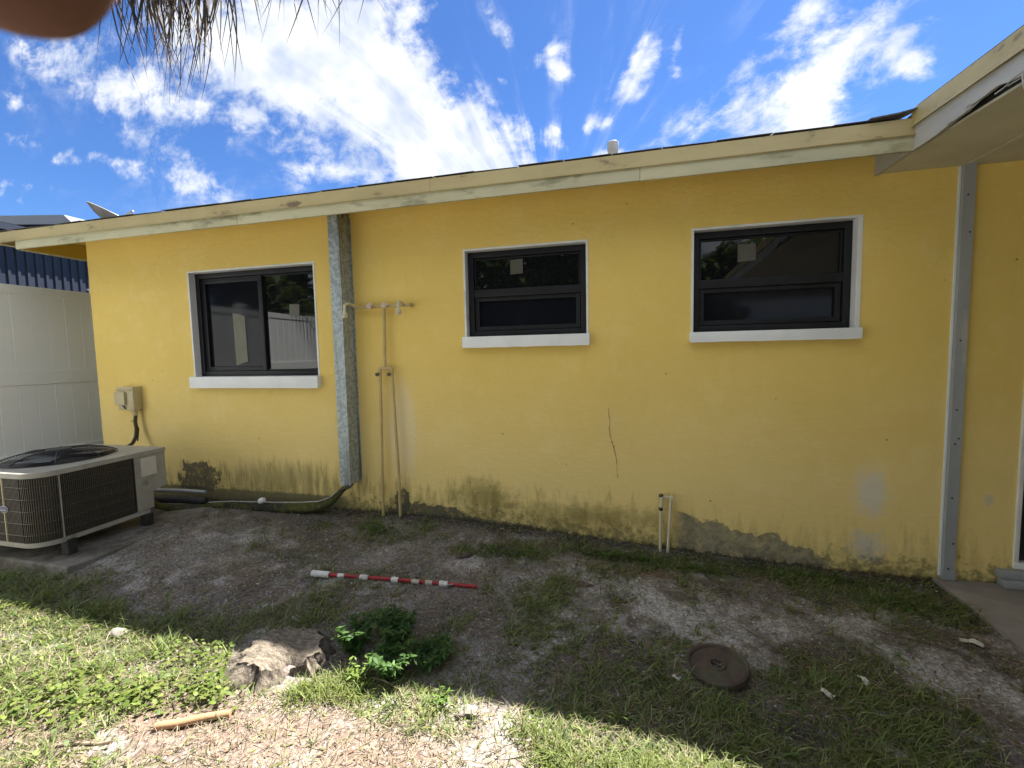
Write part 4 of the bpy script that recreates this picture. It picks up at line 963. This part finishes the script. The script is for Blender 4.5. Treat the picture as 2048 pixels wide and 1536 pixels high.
for k in range(1, NC+1):
    s_ = 1-k/NC*.99
    for i in range(NR):
        p = V[b0+i]; X_, Y_ = p[0]*s_, p[1]*s_
        hol = math.exp(-(((X_-.085)/.070)**2+((Y_+.070)/.065)**2))
        plane = .090+.16*Y_+.02*X_
        e_ = s_**6
        zt = plane*(1-e_)+p[2]*e_-.13*hol*(1-e_*.5)+.028*(float(fbm(np.array(X_*14.+5), np.array(Y_*34.+3), 4))-.5)*(1-e_)
        V.append((X_, Y_, zt))
for k in range(NC):
    for i in range(NR): F.append((b0+k*NR+i, b0+k*NR+(i+1) % NR, b0+(k+1)*NR+(i+1) % NR, b0+(k+1)*NR+i))
F.append(tuple(b0+NC*NR+i for i in range(NR)))
m = MB().add([(p[0]*1.05+SC.x, p[1]+SC.y, p[2]*(.62 if p[2] > 0 else 1)+SC.z) for p in V], F); so_ = m.build('tree_stump', stm, smooth=50)
tag(so_, 'weathered grey tree stump with a hollow side at the edge of the shade', 'stump')

# sticks, bark, scraps
def ground_tube(name, pts, r, mat, label, cat, n=8, lift=.006, group=None):
    P = [Vector((x, y, gz(x, y)+lift)) for (x, y) in pts]
    o = MB().tube(P, r, n).build(name, mat, smooth=40); return tag(o, label, cat, group)
ground_tube('wooden_stick', [(-1.83, 1.262), (-1.75, 1.295), (-1.66, 1.338), (-1.575, 1.372)], [.016, .0165, .0155, .014], MT['stick'], 'smooth orange-brown stick lying in the sunlit grass before the stump', 'stick', 10, .016)
ground_tube('twig', [(-2.16, 1.10), (-2.08, 1.135), (-1.99, 1.16), (-1.94, 1.18)], [.006, .007, .006, .004], MT['twig'], 'pale thin twig lying in the sunlit grass at lower left', 'twig')
ground_tube('twig', [(-1.10, 1.66), (-1.03, 1.66), (-.96, 1.635)], [.003, .004, .002], MT['twig'], 'short curved pale twig beside the dark weeds', 'twig', 6, .03)
ground_tube('twig', [(.62, 2.46), (.70, 2.40), (.76, 2.37)], [.003, .0035, .002], MT['twig'], 'short straight pale twig on the grey sand above the iron cover', 'twig', 6, .012)
ground_tube('twig', [(1.30, 2.62), (1.40, 2.58), (1.50, 2.56), (1.62, 2.52)], [.002, .003, .003, .002], MT['bark'], 'long dark twig on the sandy ground near the slab', 'twig', 6, .010)
ground_tube('twig', [(-1.15, 2.12), (-1.02, 2.17), (-.95, 2.12)], [.002, .003, .002], MT['twig'], 'thin dry runner below the red pole on bare soil', 'twig', 6, .012)
def chunk(name, x, y, sx, sy, sz, rz_, mat, label, cat, rx=0, seed=1):
    bm = bmesh.new(); bmesh.ops.create_icosphere(bm, subdivisions=3, radius=1); rg = random.Random(seed)
    ph_ = [rg.uniform(0, 6) for _ in range(6)]
    for v in bm.verts:
        c = v.co; k = 1+.22*math.sin(3*c.x+ph_[0])*math.sin(2.5*c.y+ph_[1])+.15*math.sin(7*c.x+ph_[2])*math.sin(6*c.z+ph_[3])+.08*math.sin(13*c.y+ph_[4])
        v.co = Vector((c.x*sx*k, c.y*sy*k, c.z*sz*k))
    M4 = Matrix.Translation((x, y, gz(x, y)+sz*.45)) @ Matrix.Rotation(rz_, 4, 'Z') @ Matrix.Rotation(rx, 4, 'X')
    m = MB().add([tuple(M4 @ v.co) for v in bm.verts], [tuple(v.index for v in f.verts) for f in bm.faces]); bm.free()
    return tag(m.build(name, mat, smooth=60), label, cat)
chunk('bark_piece', -1.06, 2.775, .062, .024, .016, .45, MT['bark'], 'curled brown piece of bark on pale grit above the red pole', 'bark', .3, 2)
chunk('bark_piece', -.27, 2.64, .10, .03, .010, -.12, MT['bark'], 'flat dark rotten wood piece half buried in the soil below the garden tap', 'wood piece', 0, 3)
chunk('stone', -3.615, 2.285, .030, .018, .012, .3, MT['stone'], 'pale flat stone on the soil beside the concrete pad', 'stone', 0, 4)
chunk('stone', -.615, 1.60, .05, .03, .016, .2, MT['concrete'], 'grey stone chip at the shadow edge right of the weeds', 'stone', 0, 5)
chunk('stone', -2.62, 1.66, .06, .035, .02, .1, MT['concrete'], 'grey stone in the sunlit grass left of the stump', 'stone', 0, 6)
def scrap(x, y, sx, sy, rz_, label, seed, mat=MT['paper']):
    rg = random.Random(seed); n_ = 6; v = []; f = []
    M4 = Matrix.Translation((x, y, gz(x, y)+.018)) @ Matrix.Rotation(rz_, 4, 'Z')
    for i in range(n_+1):
        for j in range(4):
            a = i/n_-.5; c = j/3-.5
            v.append(M4 @ Vector((a*sx+rg.uniform(-.004, .004), c*sy+rg.uniform(-.004, .004), .007*math.sin(a*5+seed)+.006*c*math.sin(5*a)+rg.uniform(-.002, .002))))
    for i in range(n_):
        for j in range(3): f.append((i*4+j, i*4+j+1, (i+1)*4+j+1, (i+1)*4+j))
    o = MB().add(v, f).build('paper_scrap', mat, fix=False); md = o.modifiers.new('s', 'SOLIDIFY'); md.thickness = .001
    return tag(o, label, 'paper')
scrap(1.735, 2.61, .085, .04, -.5, 'crumpled cream paper scrap on the grass beside the slab', 1)
scrap(1.062, 2.185, .05, .022, -1.2, 'small pale paper scrap in the grass right of the iron cover', 2)
scrap(.868, 2.05, .045, .028, -.6, 'pale leaf-like paper scrap in the grass just below the other scrap', 3)
scrap(.245, 1.985, .03, .016, -.3, 'tiny white scrap in the grass left of the iron cover', 4)

# ------------------------------------------------------------------ grass and weeds (nobody could count them)
def blades(x, y, L, wd, lean, curl, c0, c1, jit=.25, z0=None, flat=False, seg=3):
    n = len(x); az = RNG.uniform(0, 2*np.pi, n); ux, uy = np.cos(az), np.sin(az)
    z = hfine(x, y) if z0 is None else z0
    t = np.linspace(0, 1, seg+1)
    th = lean[:, None]+curl[:, None]*t[None, :]            # angle from the vertical
    ds = (L/seg)[:, None]
    r = np.concatenate([np.zeros((n, 1)), np.cumsum(np.sin(th[:, 1:])*ds, 1)], 1)
    h = np.concatenate([np.zeros((n, 1)), np.cumsum(np.cos(th[:, 1:])*ds, 1)], 1)
    side = RNG.normal(0, .25, n)[:, None]*L[:, None]*t[None, :]**2
    px = x[:, None]+r*ux[:, None]-side*uy[:, None]; py_ = y[:, None]+r*uy[:, None]+side*ux[:, None]; pz = np.maximum(z[:, None]+h, z[:, None]+.002)
    wv_ = (wd[:, None]*np.clip(1.05-t[None, :]**1.6, .06, 1))*.5
    Vv = np.empty((n, seg+1, 2, 3)); 
    for k, sg in enumerate((-1, 1)):
        Vv[:, :, k, 0] = px-sg*uy[:, None]*wv_; Vv[:, :, k, 1] = py_+sg*ux[:, None]*wv_; Vv[:, :, k, 2] = pz+sg*wv_*.25
    base_ = (np.arange(n)*(seg+1)*2)[:, None]+(np.arange(seg)*2)[None, :]
    Qd = np.stack([base_, base_+1, base_+3, base_+2], -1).reshape(-1, 4)
    mixv = RNG.random(n)[:, None]
    col = (c0*(1-mixv)+c1*mixv)*(1+RNG.uniform(-jit, jit, n)[:, None])
    cc = np.repeat(col[:, None, :], (seg+1)*2, 1).reshape(-1, 3)
    return Vv.reshape(-1, 3), Qd, np.clip(cc, 0, 1)
def joinb(parts):
    vs, qs, cs, o = [], [], [], 0
    for v, q, c in parts: vs.append(v); qs.append(q+o); cs.append(c); o += len(v)
    return np.concatenate(vs), np.concatenate(qs), np.concatenate(cs)
def free(x, y):
    ok = y < WY-.03
    ok &= ~((x > 1.94) & (y > -3)) & ~((x < -3.53) & (y > 1.985) & (y < 3.3))
    ok &= ((x-.437)**2+(y-2.097)**2 > .135**2) & (((x+1.60)/.26)**2+((y-1.68)/.20)**2 > 1)
    return ok
def scatter(n, x0, x1, y0, y1, fn_):
    x = RNG.uniform(x0, x1, n); y = RNG.uniform(y0, y1, n); k = (RNG.random(n) < fn_(x, y)) & free(x, y); return x[k], y[k]
A = np.array
U = lambda a, b_, n: RNG.uniform(a, b_, n)
# green blades
x, y = scatter(190000, -5.0, 2.6, .55, 3.3, lambda x, y: clamp01(green_f(x, y)*1.15+.06)**1.1*(1-.7*sand_f(x, y)))
n_ = len(x); big = fbm(x*4+50, y*4, 3)
P1 = blades(x, y, U(.022, .070, n_)*(.6+1.0*big), U(.0030, .0066, n_), U(.35, 1.25, n_), U(.2, 1.2, n_), A([.075, .125, .036]), A([.215, .245, .075]), .45)
# clumps of longer blades
cx_, cy_ = scatter(800, -4.8, 2.5, .6, 3.2, lambda x, y: green_f(x, y)*.9)
xx = np.repeat(cx_, 16)+RNG.normal(0, .018, len(cx_)*16); yv = np.repeat(cy_, 16)+RNG.normal(0, .018, len(cx_)*16); k_ = free(xx, yv); xx, yv = xx[k_], yv[k_]; n_ = len(xx)
P2 = blades(xx, yv, U(.05, .115, n_), U(.003, .006, n_), U(.1, .75, n_), U(.4, 1.5, n_), A([.115, .18, .045]), A([.22, .26, .085]))
# sunlit yellow-green tufts along the edge of the shade
E = [(-2.9, 1.78, 30), (-3.4, 1.80, 26), (-1.18, 1.60, 60), (-.72, 1.60, 10), (.12, 1.50, 46), (.35, 1.53, 40), (.0, 1.47, 30), (-.25, 1.50, 30), (.48, 1.52, 12), (-1.35, 1.55, 60), (.9, 1.75, 26), (1.1, 1.72, 20), (-.35, 1.56, 14)]
ex_ = np.concatenate([RNG.normal(a, .06, c*7) for a, b_, c in E]); ey_ = np.concatenate([RNG.normal(b_, .045, c*7) for a, b_, c in E]); k_ = free(ex_, ey_); ex_, ey_ = ex_[k_], ey_[k_]; n_ = len(ex_)
P3 = blades(ex_, ey_, U(.04, .095, n_), U(.003, .0065, n_), U(.1, 1.0, n_), U(.3, 1.4, n_), A([.12, .17, .035]), A([.20, .23, .07]))
o = np_mesh('grass', *joinb([P1, P2, P3])[:2], MT['leaf'], joinb([P1])[2] if False else None) if False else None
x, y = scatter(60000, -5.0, 2.6, .55, 3.25, lambda x, y: clamp01(green_f(x, y)*.6)*(1-.6*sand_f(x, y))); n_ = len(x)
P6 = blades(x, y, U(.03, .085, n_), U(.0022, .0046, n_), U(.6, 1.5, n_), U(.0, .9, n_), A([.24, .21, .12]), A([.42, .38, .24]))
v_, q_, c_ = joinb([P1, P2, P3, P6]); o = np_mesh('grass', v_, q_, MT['leaf'], c_); tag(o, 'green lawn grass growing in patches over the yard', 'grass', kind='stuff')
# dead runners and straw lying flat
x, y = scatter(70000, -5.0, 2.6, .55, 3.28, lambda x, y: clamp01(.34+.55*fbm(x*2.7+9, y*2.7, 4)-.55*sand_f(x, y)+.3*ga(x, y, -1.0, 1.35, 1.0, .25)-.25*ga(x, y, -3, 2.4, .6, .3)))
n_ = len(x)
P4 = blades(x, y, U(.025, .085, n_), U(.0014, .0034, n_), U(1.15, 1.62, n_), U(-.3, .35, n_), A([.13, .105, .072]), A([.30, .245, .165]), z0=hfine(x, y)+U(.001, .014, n_))
x, y = scatter(9000, -5.0, 2.6, .55, 3.2, lambda x, y: .55+0*x)
n_ = len(x)
P5 = blades(x, y, U(.010, .028, n_), U(.004, .009, n_), U(1.2, 1.6, n_), U(-.5, .5, n_), A([.10, .055, .035]), A([.24, .15, .09]), z0=hfine(x, y)+U(.001, .008, n_), seg=2)
v_, q_, c_ = joinb([P4, P5]); o = np_mesh('dry_straw', v_, q_, MT['straw'], c_); tag(o, 'dead brown grass runners and leaf litter strewn over the soil', 'straw', kind='stuff')
# pale grit
x, y = scatter(16000, -4.6, 2.4, .8, 3.28, lambda x, y: clamp01(.08+.5*sand_f(x, y)+.6*ga(x, y, -.42, 1.95, .3, .05, .9)+.5*ga(x, y, 1.5, 3.15, .5, .1)))
n_ = len(x); s_ = U(.0018, .0055, n_); z = hfine(x, y)
cube = A([(-1, -1, -.5), (1, -1, -.4), (1, 1, -.5), (-1, 1, -.4), (-.7, -.6, .6), (.6, -.7, .7), (.7, .6, .55), (-.6, .7, .65)])
rot = U(0, 6.28, n_); cr2, sr2 = np.cos(rot)[:, None], np.sin(rot)[:, None]
lx, ly = cube[None, :, 0]*s_[:, None]*U(.7, 1.6, n_)[:, None], cube[None, :, 1]*s_[:, None]
Vv = np.stack([x[:, None]+lx*cr2-ly*sr2, y[:, None]+lx*sr2+ly*cr2, z[:, None]+.002+cube[None, :, 2]*s_[:, None]*.8], -1).reshape(-1, 3)
fq = A([(4, 5, 6, 7), (0, 1, 5, 4), (1, 2, 6, 5), (2, 3, 7, 6), (3, 0, 4, 7)])
Qd = ((np.arange(n_)*8)[:, None, None]+fq[None]).reshape(-1, 4)
gc = np.repeat((A([.30, .28, .25])+U(-.12, .26, n_)[:, None])[:, None, :], 8, 1).reshape(-1, 3)
o = np_mesh('grit', Vv, Qd, MT['straw'], np.clip(gc, .05, .7)); tag(o, 'pale shell grit and small stones scattered over the sand', 'gravel', kind='stuff')

# broad-leaved weeds
def leaves(cx, cy, cz, size, c0, c1, up_=.35, asp=.6):
    n = len(cx); az = U(0, 2*np.pi, n); tilt = RNG.normal(up_, .35, n)
    d = np.stack([np.cos(az)*np.cos(tilt), np.sin(az)*np.cos(tilt), np.sin(tilt)], -1); s = np.stack([-np.sin(az), np.cos(az), RNG.normal(0, .25, n)], -1)
    o = np.stack([cx, cy, cz], -1)[:, None, :]; L = size[:, None, None]
    tt = A([0, .30, .72, 1.0]); ww = A([.10, 1.0, .8, .06])*asp*.5
    nn_ = np.cross(d, s)
    P_ = o+d[:, None, :]*tt[None, :, None]*L-nn_[:, None, :]*0+A([0, 0, -1.])[None, None, :]*(tt[None, :, None]**2)*L*.25
    Vv = np.empty((n, 4, 2, 3))
    Vv[:, :, 0] = P_-s[:, None, :]*ww[None, :, None]*L; Vv[:, :, 1] = P_+s[:, None, :]*ww[None, :, None]*L
    b_ = (np.arange(n)*8)[:, None]+(np.arange(3)*2)[None, :]
    Qd = np.stack([b_, b_+1, b_+3, b_+2], -1).reshape(-1, 4)
    mx = RNG.random(n)[:, None]; col = (c0*(1-mx)+c1*mx)*(1+U(-.25, .25, n)[:, None])
    return Vv.reshape(-1, 3), Qd, np.repeat(col[:, None, :], 8, 1).reshape(-1, 3)
parts = []
for (a, b_, sx, sy, n_, hh) in ((-2.32, 1.30, .24, .14, 420, .05), (-2.05, 1.36, .16, .10, 220, .05), (-1.80, 1.45, .14, .08, 240, .06), (-2.62, 1.16, .24, .12, 200, .04), (-3.5, 1.70, .34, .08, 130, .04), (-1.72, 1.60, .09, .05, 140, .06), (-2.0, 1.62, .2, .08, 160, .04), (-2.85, 1.5, .4, .16, 150, .03)):
    x = RNG.normal(a, sx*.6, n_); y = RNG.normal(b_, sy*.6, n_); k_ = free(x, y); x, y = x[k_], y[k_]
    parts.append(leaves(x, y, hfine(x, y)+U(.008, hh, len(x)), U(.010, .032, len(x)), A([.075, .125, .022]), A([.17, .205, .045]), .15, .65))
v_, q_, c_ = joinb(parts); o = np_mesh('clover_weeds', v_, q_, MT['leaf'], c_); tag(o, 'bright green broad-leaved weeds creeping through the sunlit grass', 'weeds', kind='stuff')
# green fringe along the wall, too fine to count
parts = []
for (a, b_, sx, sy, n_, hh) in ((-.02, 3.05, .30, .06, 420, .05), (-.78, 2.88, .25, .07, 260, .04), (1.1, 3.15, .6, .05, 420, .04), (-1.83, 2.97, .12, .08, 170, .06), (1.55, 2.92, .22, .09, 260, .05), (.55, 3.02, .2, .05, 160, .04)):
    x = RNG.normal(a, sx*.6, n_); y = RNG.normal(b_, sy*.6, n_); k_ = free(x, y); x, y = x[k_], y[k_]
    parts.append(leaves(x, y, hfine(x, y)+U(.006, hh, len(x)), U(.012, .032, len(x)), A([.05, .11, .025]), A([.09, .155, .04]), .3, .5))
v_, q_, c_ = joinb(parts); o = np_mesh('wall_weeds', v_, q_, MT['leaf'], c_); tag(o, 'small green weeds sprouting in patches near the foot of the wall', 'weeds', kind='stuff')

# the dark leafy weeds right of the stump: each plant is a thing
def weed(name, x, y, h, nst, nl, size, label, c0, c1, spread=.5, group=None, asp=.34):
    z = gz(x, y); root = empty(name, (x, y, z), label, 'plant', group); parts = []; stm_ = MB()
    for s_ in range(nst):
        a = random.uniform(0, 6.28); l = h*random.uniform(.6, 1.1); tip = Vector((x+math.cos(a)*l*spread, y+math.sin(a)*l*spread, z+l*.85)); b0 = Vector((x+random.uniform(-.02, .02), y+random.uniform(-.02, .02), z-.005))
        mid = b0.lerp(tip, .5)+Vector((0, 0, l*.12)); stm_.tube([b0, mid, tip], [.0022, .0017, .0008], 4)
        t = RNG.uniform(.2, 1, nl); pts = np.array([(1-q)**2*np.array(b0)+2*q*(1-q)*np.array(mid)+q*q*np.array(tip) for q in t])
        parts.append(leaves(pts[:, 0], pts[:, 1], pts[:, 2], U(size*.6, size*1.2, nl), c0, c1, .25, asp))
    v_, q_, c_ = joinb(parts); np_mesh('foliage', v_, q_, MT['leaf'], c_, root); 
    sm_ = stm_.build('stems', MT['leaf'], root)
    a_ = sm_.data.color_attributes.new('Col', 'FLOAT_COLOR', 'POINT'); a_.data.foreach_set('color', np.tile(A([.07, .11, .03, 1.]), len(sm_.data.vertices)))
    return root
G0, G1 = A([.035, .085, .022]), A([.075, .145, .035])
weed('leafy_weed', -1.27, 1.80, .19, 20, 24, .042, 'tall dark leafy weed growing against the right side of the stump', G0, G1, .45)
weed('leafy_weed', -1.10, 1.90, .17, 24, 24, .040, 'dark green leafy weed in the middle of the clump behind the stump', G0, G1, .6)
weed('leafy_weed', -1.03, 1.72, .15, 24, 24, .040, 'bushy green weed at the shadow edge right of the stump', G0, A([.09, .17, .04]), .6)
weed('leafy_weed', -.88, 1.80, .13, 22, 20, .038, 'low leafy weed at the right end of the dark clump', G0, G1, .8)
weed('leafy_weed', -1.20, 2.02, .12, 20, 20, .038, 'low leafy weed at the back of the dark clump', G0, G1, .8)
weed('leafy_weed', -.75, 1.625, .07, 7, 6, .032, 'small single sprout with drooping leaves on the sunlit soil', A([.09, .16, .03]), A([.14, .22, .05]), .7)
weed('leafy_weed', -1.16, 1.655, .09, 12, 11, .030, 'bright yellow-green weed in the sun at the stump hollow', A([.12, .19, .035]), A([.19, .25, .06]), .6)
# tall seed stalks in the sun
for (x, y, l, a, lab) in ((-.92, 1.50, .16, .5, 'bent dry grass stalk leaning right over the sunlit soil'), (-1.20, 1.36, .13, 1.4, 'upright dry grass stalk in front of the stump'), (-.80, 1.40, .14, 2.0, 'thin pale grass stalk on the sunlit bare soil')):
    z = gz(x, y); st_ = MB().tube([(x, y, z-.004), (x+.03*math.cos(a), y+.02, z+l*.5), (x+.09*math.cos(a), y+.04, z+l)], [.0022, .0018, .0008], 5)
    tag(st_.build('grass_stalk', MT['twig'], smooth=40), lab, 'grass stalk')

# ------------------------------------------------------------------ palm whose dead fronds hang into the top of the picture
palm = empty('palm_tree', (-3.9, -.9, gz(-3.9, -.9)), 'palm tree whose dead brown fronds hang down into the top left of the picture', 'tree')
tr = [(-3.9, -.9, -.1), (-3.92, -.88, 1.2), (-3.88, -.86, 2.6), (-3.82, -.82, 3.9), (-3.78, -.8, 4.6)]
f2 = []; r2 = []
for i in range(len(tr)-1):
    for q in range(16):
        f2.append(tuple(Vector(tr[i]).lerp(Vector(tr[i+1]), q/16))); r2.append((.17-.018*(i+q/16))*(1.05 if q % 2 else .97))
MB().tube(f2, r2, 16).build('trunk', MT['bark'], palm, smooth=40)
def strips(name, spec, n, cmin, cmax):
    """hanging dry leaflets: spec = list of (x0,x1,y0,y1,ztop,zlow0,zlow1,weight)"""
    V_, Q_, C_ = [], [], []; o = 0
    for (x0, x1, y0, y1, zt, zl0, zl1, cnt) in spec:
        for _ in range(cnt):
            xa_, ya_ = random.uniform(x0, x1), random.uniform(y0, y1); zl = random.uniform(zl0, zl1)
            dx_, dy_ = random.gauss(0, .075), random.gauss(0, .05); wd = random.uniform(.006, .014); a = random.uniform(0, 3.14); cv = random.gauss(0, .05); col = np.array(cmin)+(np.array(cmax)-np.array(cmin))*random.random()
            m_ = 8
            for i in range(m_+1):
                t = i/m_; w_ = wd*(1-t**2.2)*.5+.0003; px = xa_+dx_*t+cv*math.sin(t*3.1); py_ = ya_+dy_*t+cv*.6*math.sin(t*2.6+1); pz = zt+(zl-zt)*t
                tw = a+t*1.2; V_ += [(px-w_*math.cos(tw), py_-w_*math.sin(tw), pz), (px+w_*math.cos(tw), py_+w_*math.sin(tw), pz)]; C_ += [col, col]
            for i in range(m_): Q_.append((o+2*i, o+2*i+1, o+2*i+3, o+2*i+2))
            o += 2*(m_+1)
    return tag(np_mesh(name, np.array(V_), np.array(Q_), MT['straw'], np.array(C_), palm), kind='stuff')
def frond(pts, r0, name='midrib'):
    return MB().tube(pts, [r0*(1-.7*i/(len(pts)-1)) for i in range(len(pts))], 8).build(name, MT['twig'], palm, smooth=40)
frond([(-3.76, -.72, 4.6), (-3.3, -.1, 4.75), (-2.7, .7, 4.45), (-2.2, 1.3, 3.85), (-1.99, 1.6, 3.42)], .022)
strips('dead_frond', [(-2.12, -1.70, 1.5, 1.72, 3.55, 2.74, 3.02, 90), (-2.06, -1.75, 1.52, 1.7, 3.5, 2.62, 2.85, 34), (-2.30, -2.1, 1.52, 1.66, 3.5, 2.85, 3.0, 5), (-2.05, -1.74, 1.52, 1.7, 3.5, 2.9, 3.1, 70)], 0, (.045, .033, .026), (.13, .098, .072))
frond([(-3.72, -.75, 4.65), (-3.0, -.1, 4.9), (-2.0, .7, 4.6), (-1.4, 1.3, 3.95), (-1.15, 1.6, 3.4)], .020)
strips('dead_frond', [(-1.42, -.98, 1.5, 1.72, 3.5, 2.86, 2.98, 26), (-1.30, -1.0, 1.5, 1.7, 3.5, 2.80, 2.88, 12), (-1.66, -1.4, 1.5, 1.7, 3.5, 2.90, 3.0, 6)], 0, (.07, .055, .045), (.17, .135, .105))
for i in range(9):       # green crown, out of the picture
    a = 2*math.pi*i/9+.3
    if abs(((a-.85+math.pi) % (2*math.pi))-math.pi) < .75: continue
    c0_ = Vector((-3.78, -.8, 4.6)); P_ = [c0_+Vector((math.cos(a)*q, math.sin(a)*q, .5*q-.33*q*q)) for q in np.linspace(.05, 2.1, 9)]
    MB().tube(P_, [.02*(1-.09*j) for j in range(9)], 6).build('midrib', MT['twig'], palm, smooth=40)
    LV, LQ, LC = [], [], []; o = 0
    for j in range(60):
        t = .12+.88*j/60; q = t*2.1; p = c0_+Vector((math.cos(a)*q, math.sin(a)*q, .5*q-.33*q*q)); s_ = 1 if j % 2 else -1
        sd_ = Vector((-math.sin(a)*s_, math.cos(a)*s_, -.5)).normalized(); l = .5*math.sin(.3+2.6*t)
        al = Vector((math.cos(a), math.sin(a), 0))*.012
        LV += [p-al, p+al, p+sd_*l*.6+al*.8+Vector((0, 0, .02)), p+sd_*l*.6-al*.8+Vector((0, 0, .02)), p+sd_*l+Vector((0, 0, -.1)), p+sd_*l+Vector((0, 0, -.1))+al*.1]
        LQ += [(o, o+1, o+2, o+3), (o+3, o+2, o+5, o+4)]; LC += [(.06, .10, .03)]*6; o += 6
    np_mesh('green_frond', np.array([tuple(p) for p in LV]), np.array(LQ), MT['leaf'], np.array(LC), palm)

# ------------------------------------------------------------------ trees behind the viewer, seen in the window panes
def tree(x, y, h, rad, label, seed, nl=9000):
    rg = np.random.default_rng(seed); root = empty('broadleaf_tree', (x, y, 0), label, 'tree', 'trees behind the viewer')
    rr = random.Random(seed); tm = MB()
    tm.tube([(x, y, -.1), (x+.05, y, h*.25), (x-.08, y+.05, h*.55), (x, y, h*.8)], [.2, .16, .11, .04], 10)
    cs = []
    for i in range(16):
        a = rr.uniform(0, 6.28); q = rr.uniform(.25, .8)*rad; zc = h*rr.uniform(.18, .95); c = Vector((x+math.cos(a)*q, y+math.sin(a)*q, zc)); cs.append(c)
        tm.tube([(x, y, h*.4*rr.uniform(.7, 1.2)), tuple(Vector((x, y, h*.5)).lerp(c, .55)), tuple(c)], [.07, .045, .015], 6)
    tm.build('trunk', MT['bark'], root, smooth=40)
    ci = rg.integers(0, len(cs), nl); cen = np.array([tuple(c) for c in cs])[ci]; off = rg.normal(0, 1, (nl, 3)); off /= np.linalg.norm(off, axis=1)[:, None]; off *= (rg.random(nl)**.5)[:, None]*rad*.5
    p = cen+off*A([1, 1, .8])
    v_, q_, c_ = leaves(p[:, 0], p[:, 1], p[:, 2], rg.uniform(.18, .36, nl), A([.035, .06, .016]), A([.075, .105, .03]), -.2, .55)
    np_mesh('crown', v_, q_, MT['leaf'], c_, root)
for i, (x, y, h, r_, lab) in enumerate(((-8.9, -4.2, 6.0, 2.2, 'broad tree beyond the white fence mirrored in the wide window'), (-9.4, -1.3, 5.6, 2.0, 'smaller tree beyond the white fence beside the navy building'), (-2.6, -7.5, 7.5, 2.6, 'tall tree behind the viewer mirrored in the middle window'), (-.4, -9.0, 7.0, 2.4, 'tree behind the viewer between two others mirrored in the right window'), (-5.6, -8.6, 7.2, 2.4, 'tree behind the viewer left of the middle window tree'), (2.4, -7.6, 4.6, 1.9, 'low bushy tree behind the viewer beyond the end of the porch roof'))):
    tree(x, y, h, r_, lab, 20+i)

# ------------------------------------------------------------------ the hand at the lens
ph_o = empty('phone', tuple(CAMM @ Vector((.05, -.02, .02))), 'black phone held by the photographer at the lens', 'phone')
m = MB(); m.box(-.022, .128, -.056, .020, .004, .012, .0035, CAMM); m.build('phone_body', MT['phone'], ph_o, smooth=40)  # out of view, put in to shade the fingertip
hs = 100.0
J = {}
def jt(nm, x, y, z, r): J[nm] = ((x, y, -z), r)      # camera space in centimetres: right, up, forward
jt('wrist', -12.5, -7.5, -6.5, 2.4); jt('palm', -9.0, -3.2, -3.6, 2.3); jt('palm2', -8.2, -.2, -2.4, 1.9)
E_ = [('wrist', 'palm'), ('palm', 'palm2')]
jt('i0', -8.0, 3.0, -1.0, 1.1); jt('i1', -7.0, 5.2, 1.6, .98); jt('i2', -5.2, 4.6, 2.9, 1.0); jt('i3', -3.85, 3.5, 3.0, 1.04); jt('i4', -3.03, 2.86, 2.95, 1.0)
jt('m0', -8.6, .8, -.9, 1.05); jt('m1', -6.9, 1.4, 1.4, .95); jt('m2', -4.9, .6, 1.5, .85); jt('m3', -3.9, .2, 1.2, .75)
jt('r0', -9.0, -1.6, -1.2, 1.0); jt('r1', -7.2, -1.4, 1.3, .92); jt('r2', -5.2, -1.9, 1.5, .82); jt('r3', -4.2, -2.1, 1.2, .72)
jt('l0', -9.4, -4.0, -1.8, .92); jt('l1', -7.8, -4.2, .6, .82); jt('l2', -6.2, -4.4, 1.0, .72); jt('l3', -5.3, -4.5, .8, .62)
jt('t0', -8.0, -3.6, -4.2, 1.25); jt('t1', -5.6, -3.0, -4.0, 1.05); jt('t2', -3.6, -1.6, -2.9, .9)
for ch_ in (('palm2', 'i0', 'i1', 'i2', 'i3', 'i4'), ('palm2', 'm0', 'm1', 'm2', 'm3'), ('palm', 'r0', 'r1', 'r2', 'r3'), ('palm', 'l0', 'l1', 'l2', 'l3'), ('palm', 't0', 't1', 't2')):
    E_ += list(zip(ch_[:-1], ch_[1:]))
nmz = list(J); me = bpy.data.meshes.new('hand'); me.from_pydata([J[q][0] for q in nmz], [(nmz.index(a), nmz.index(c)) for a, c in E_], [])
ho = bpy.data.objects.new('hand', me); C.objects.link(ho); ho.matrix_world = CAMM @ Matrix.Scale(1/hs, 4)
sk = ho.modifiers.new('skin', 'SKIN'); sk.use_smooth_shade = True
for i, q in enumerate(nmz):
    sv = me.skin_vertices[0].data[i]; sv.radius = (J[q][1], J[q][1]); sv.use_root = (q == 'palm')
sb = ho.modifiers.new('sub', 'SUBSURF'); sb.levels = 3; sb.render_levels = 3
smm = ho.modifiers.new('relax', 'CORRECTIVE_SMOOTH'); smm.iterations = 25; smm.use_only_smooth = True
me.materials.append(MT['skin'])
tag(ho, 'blurred brown fingertip of the hand holding the camera in the top left corner', 'hand')
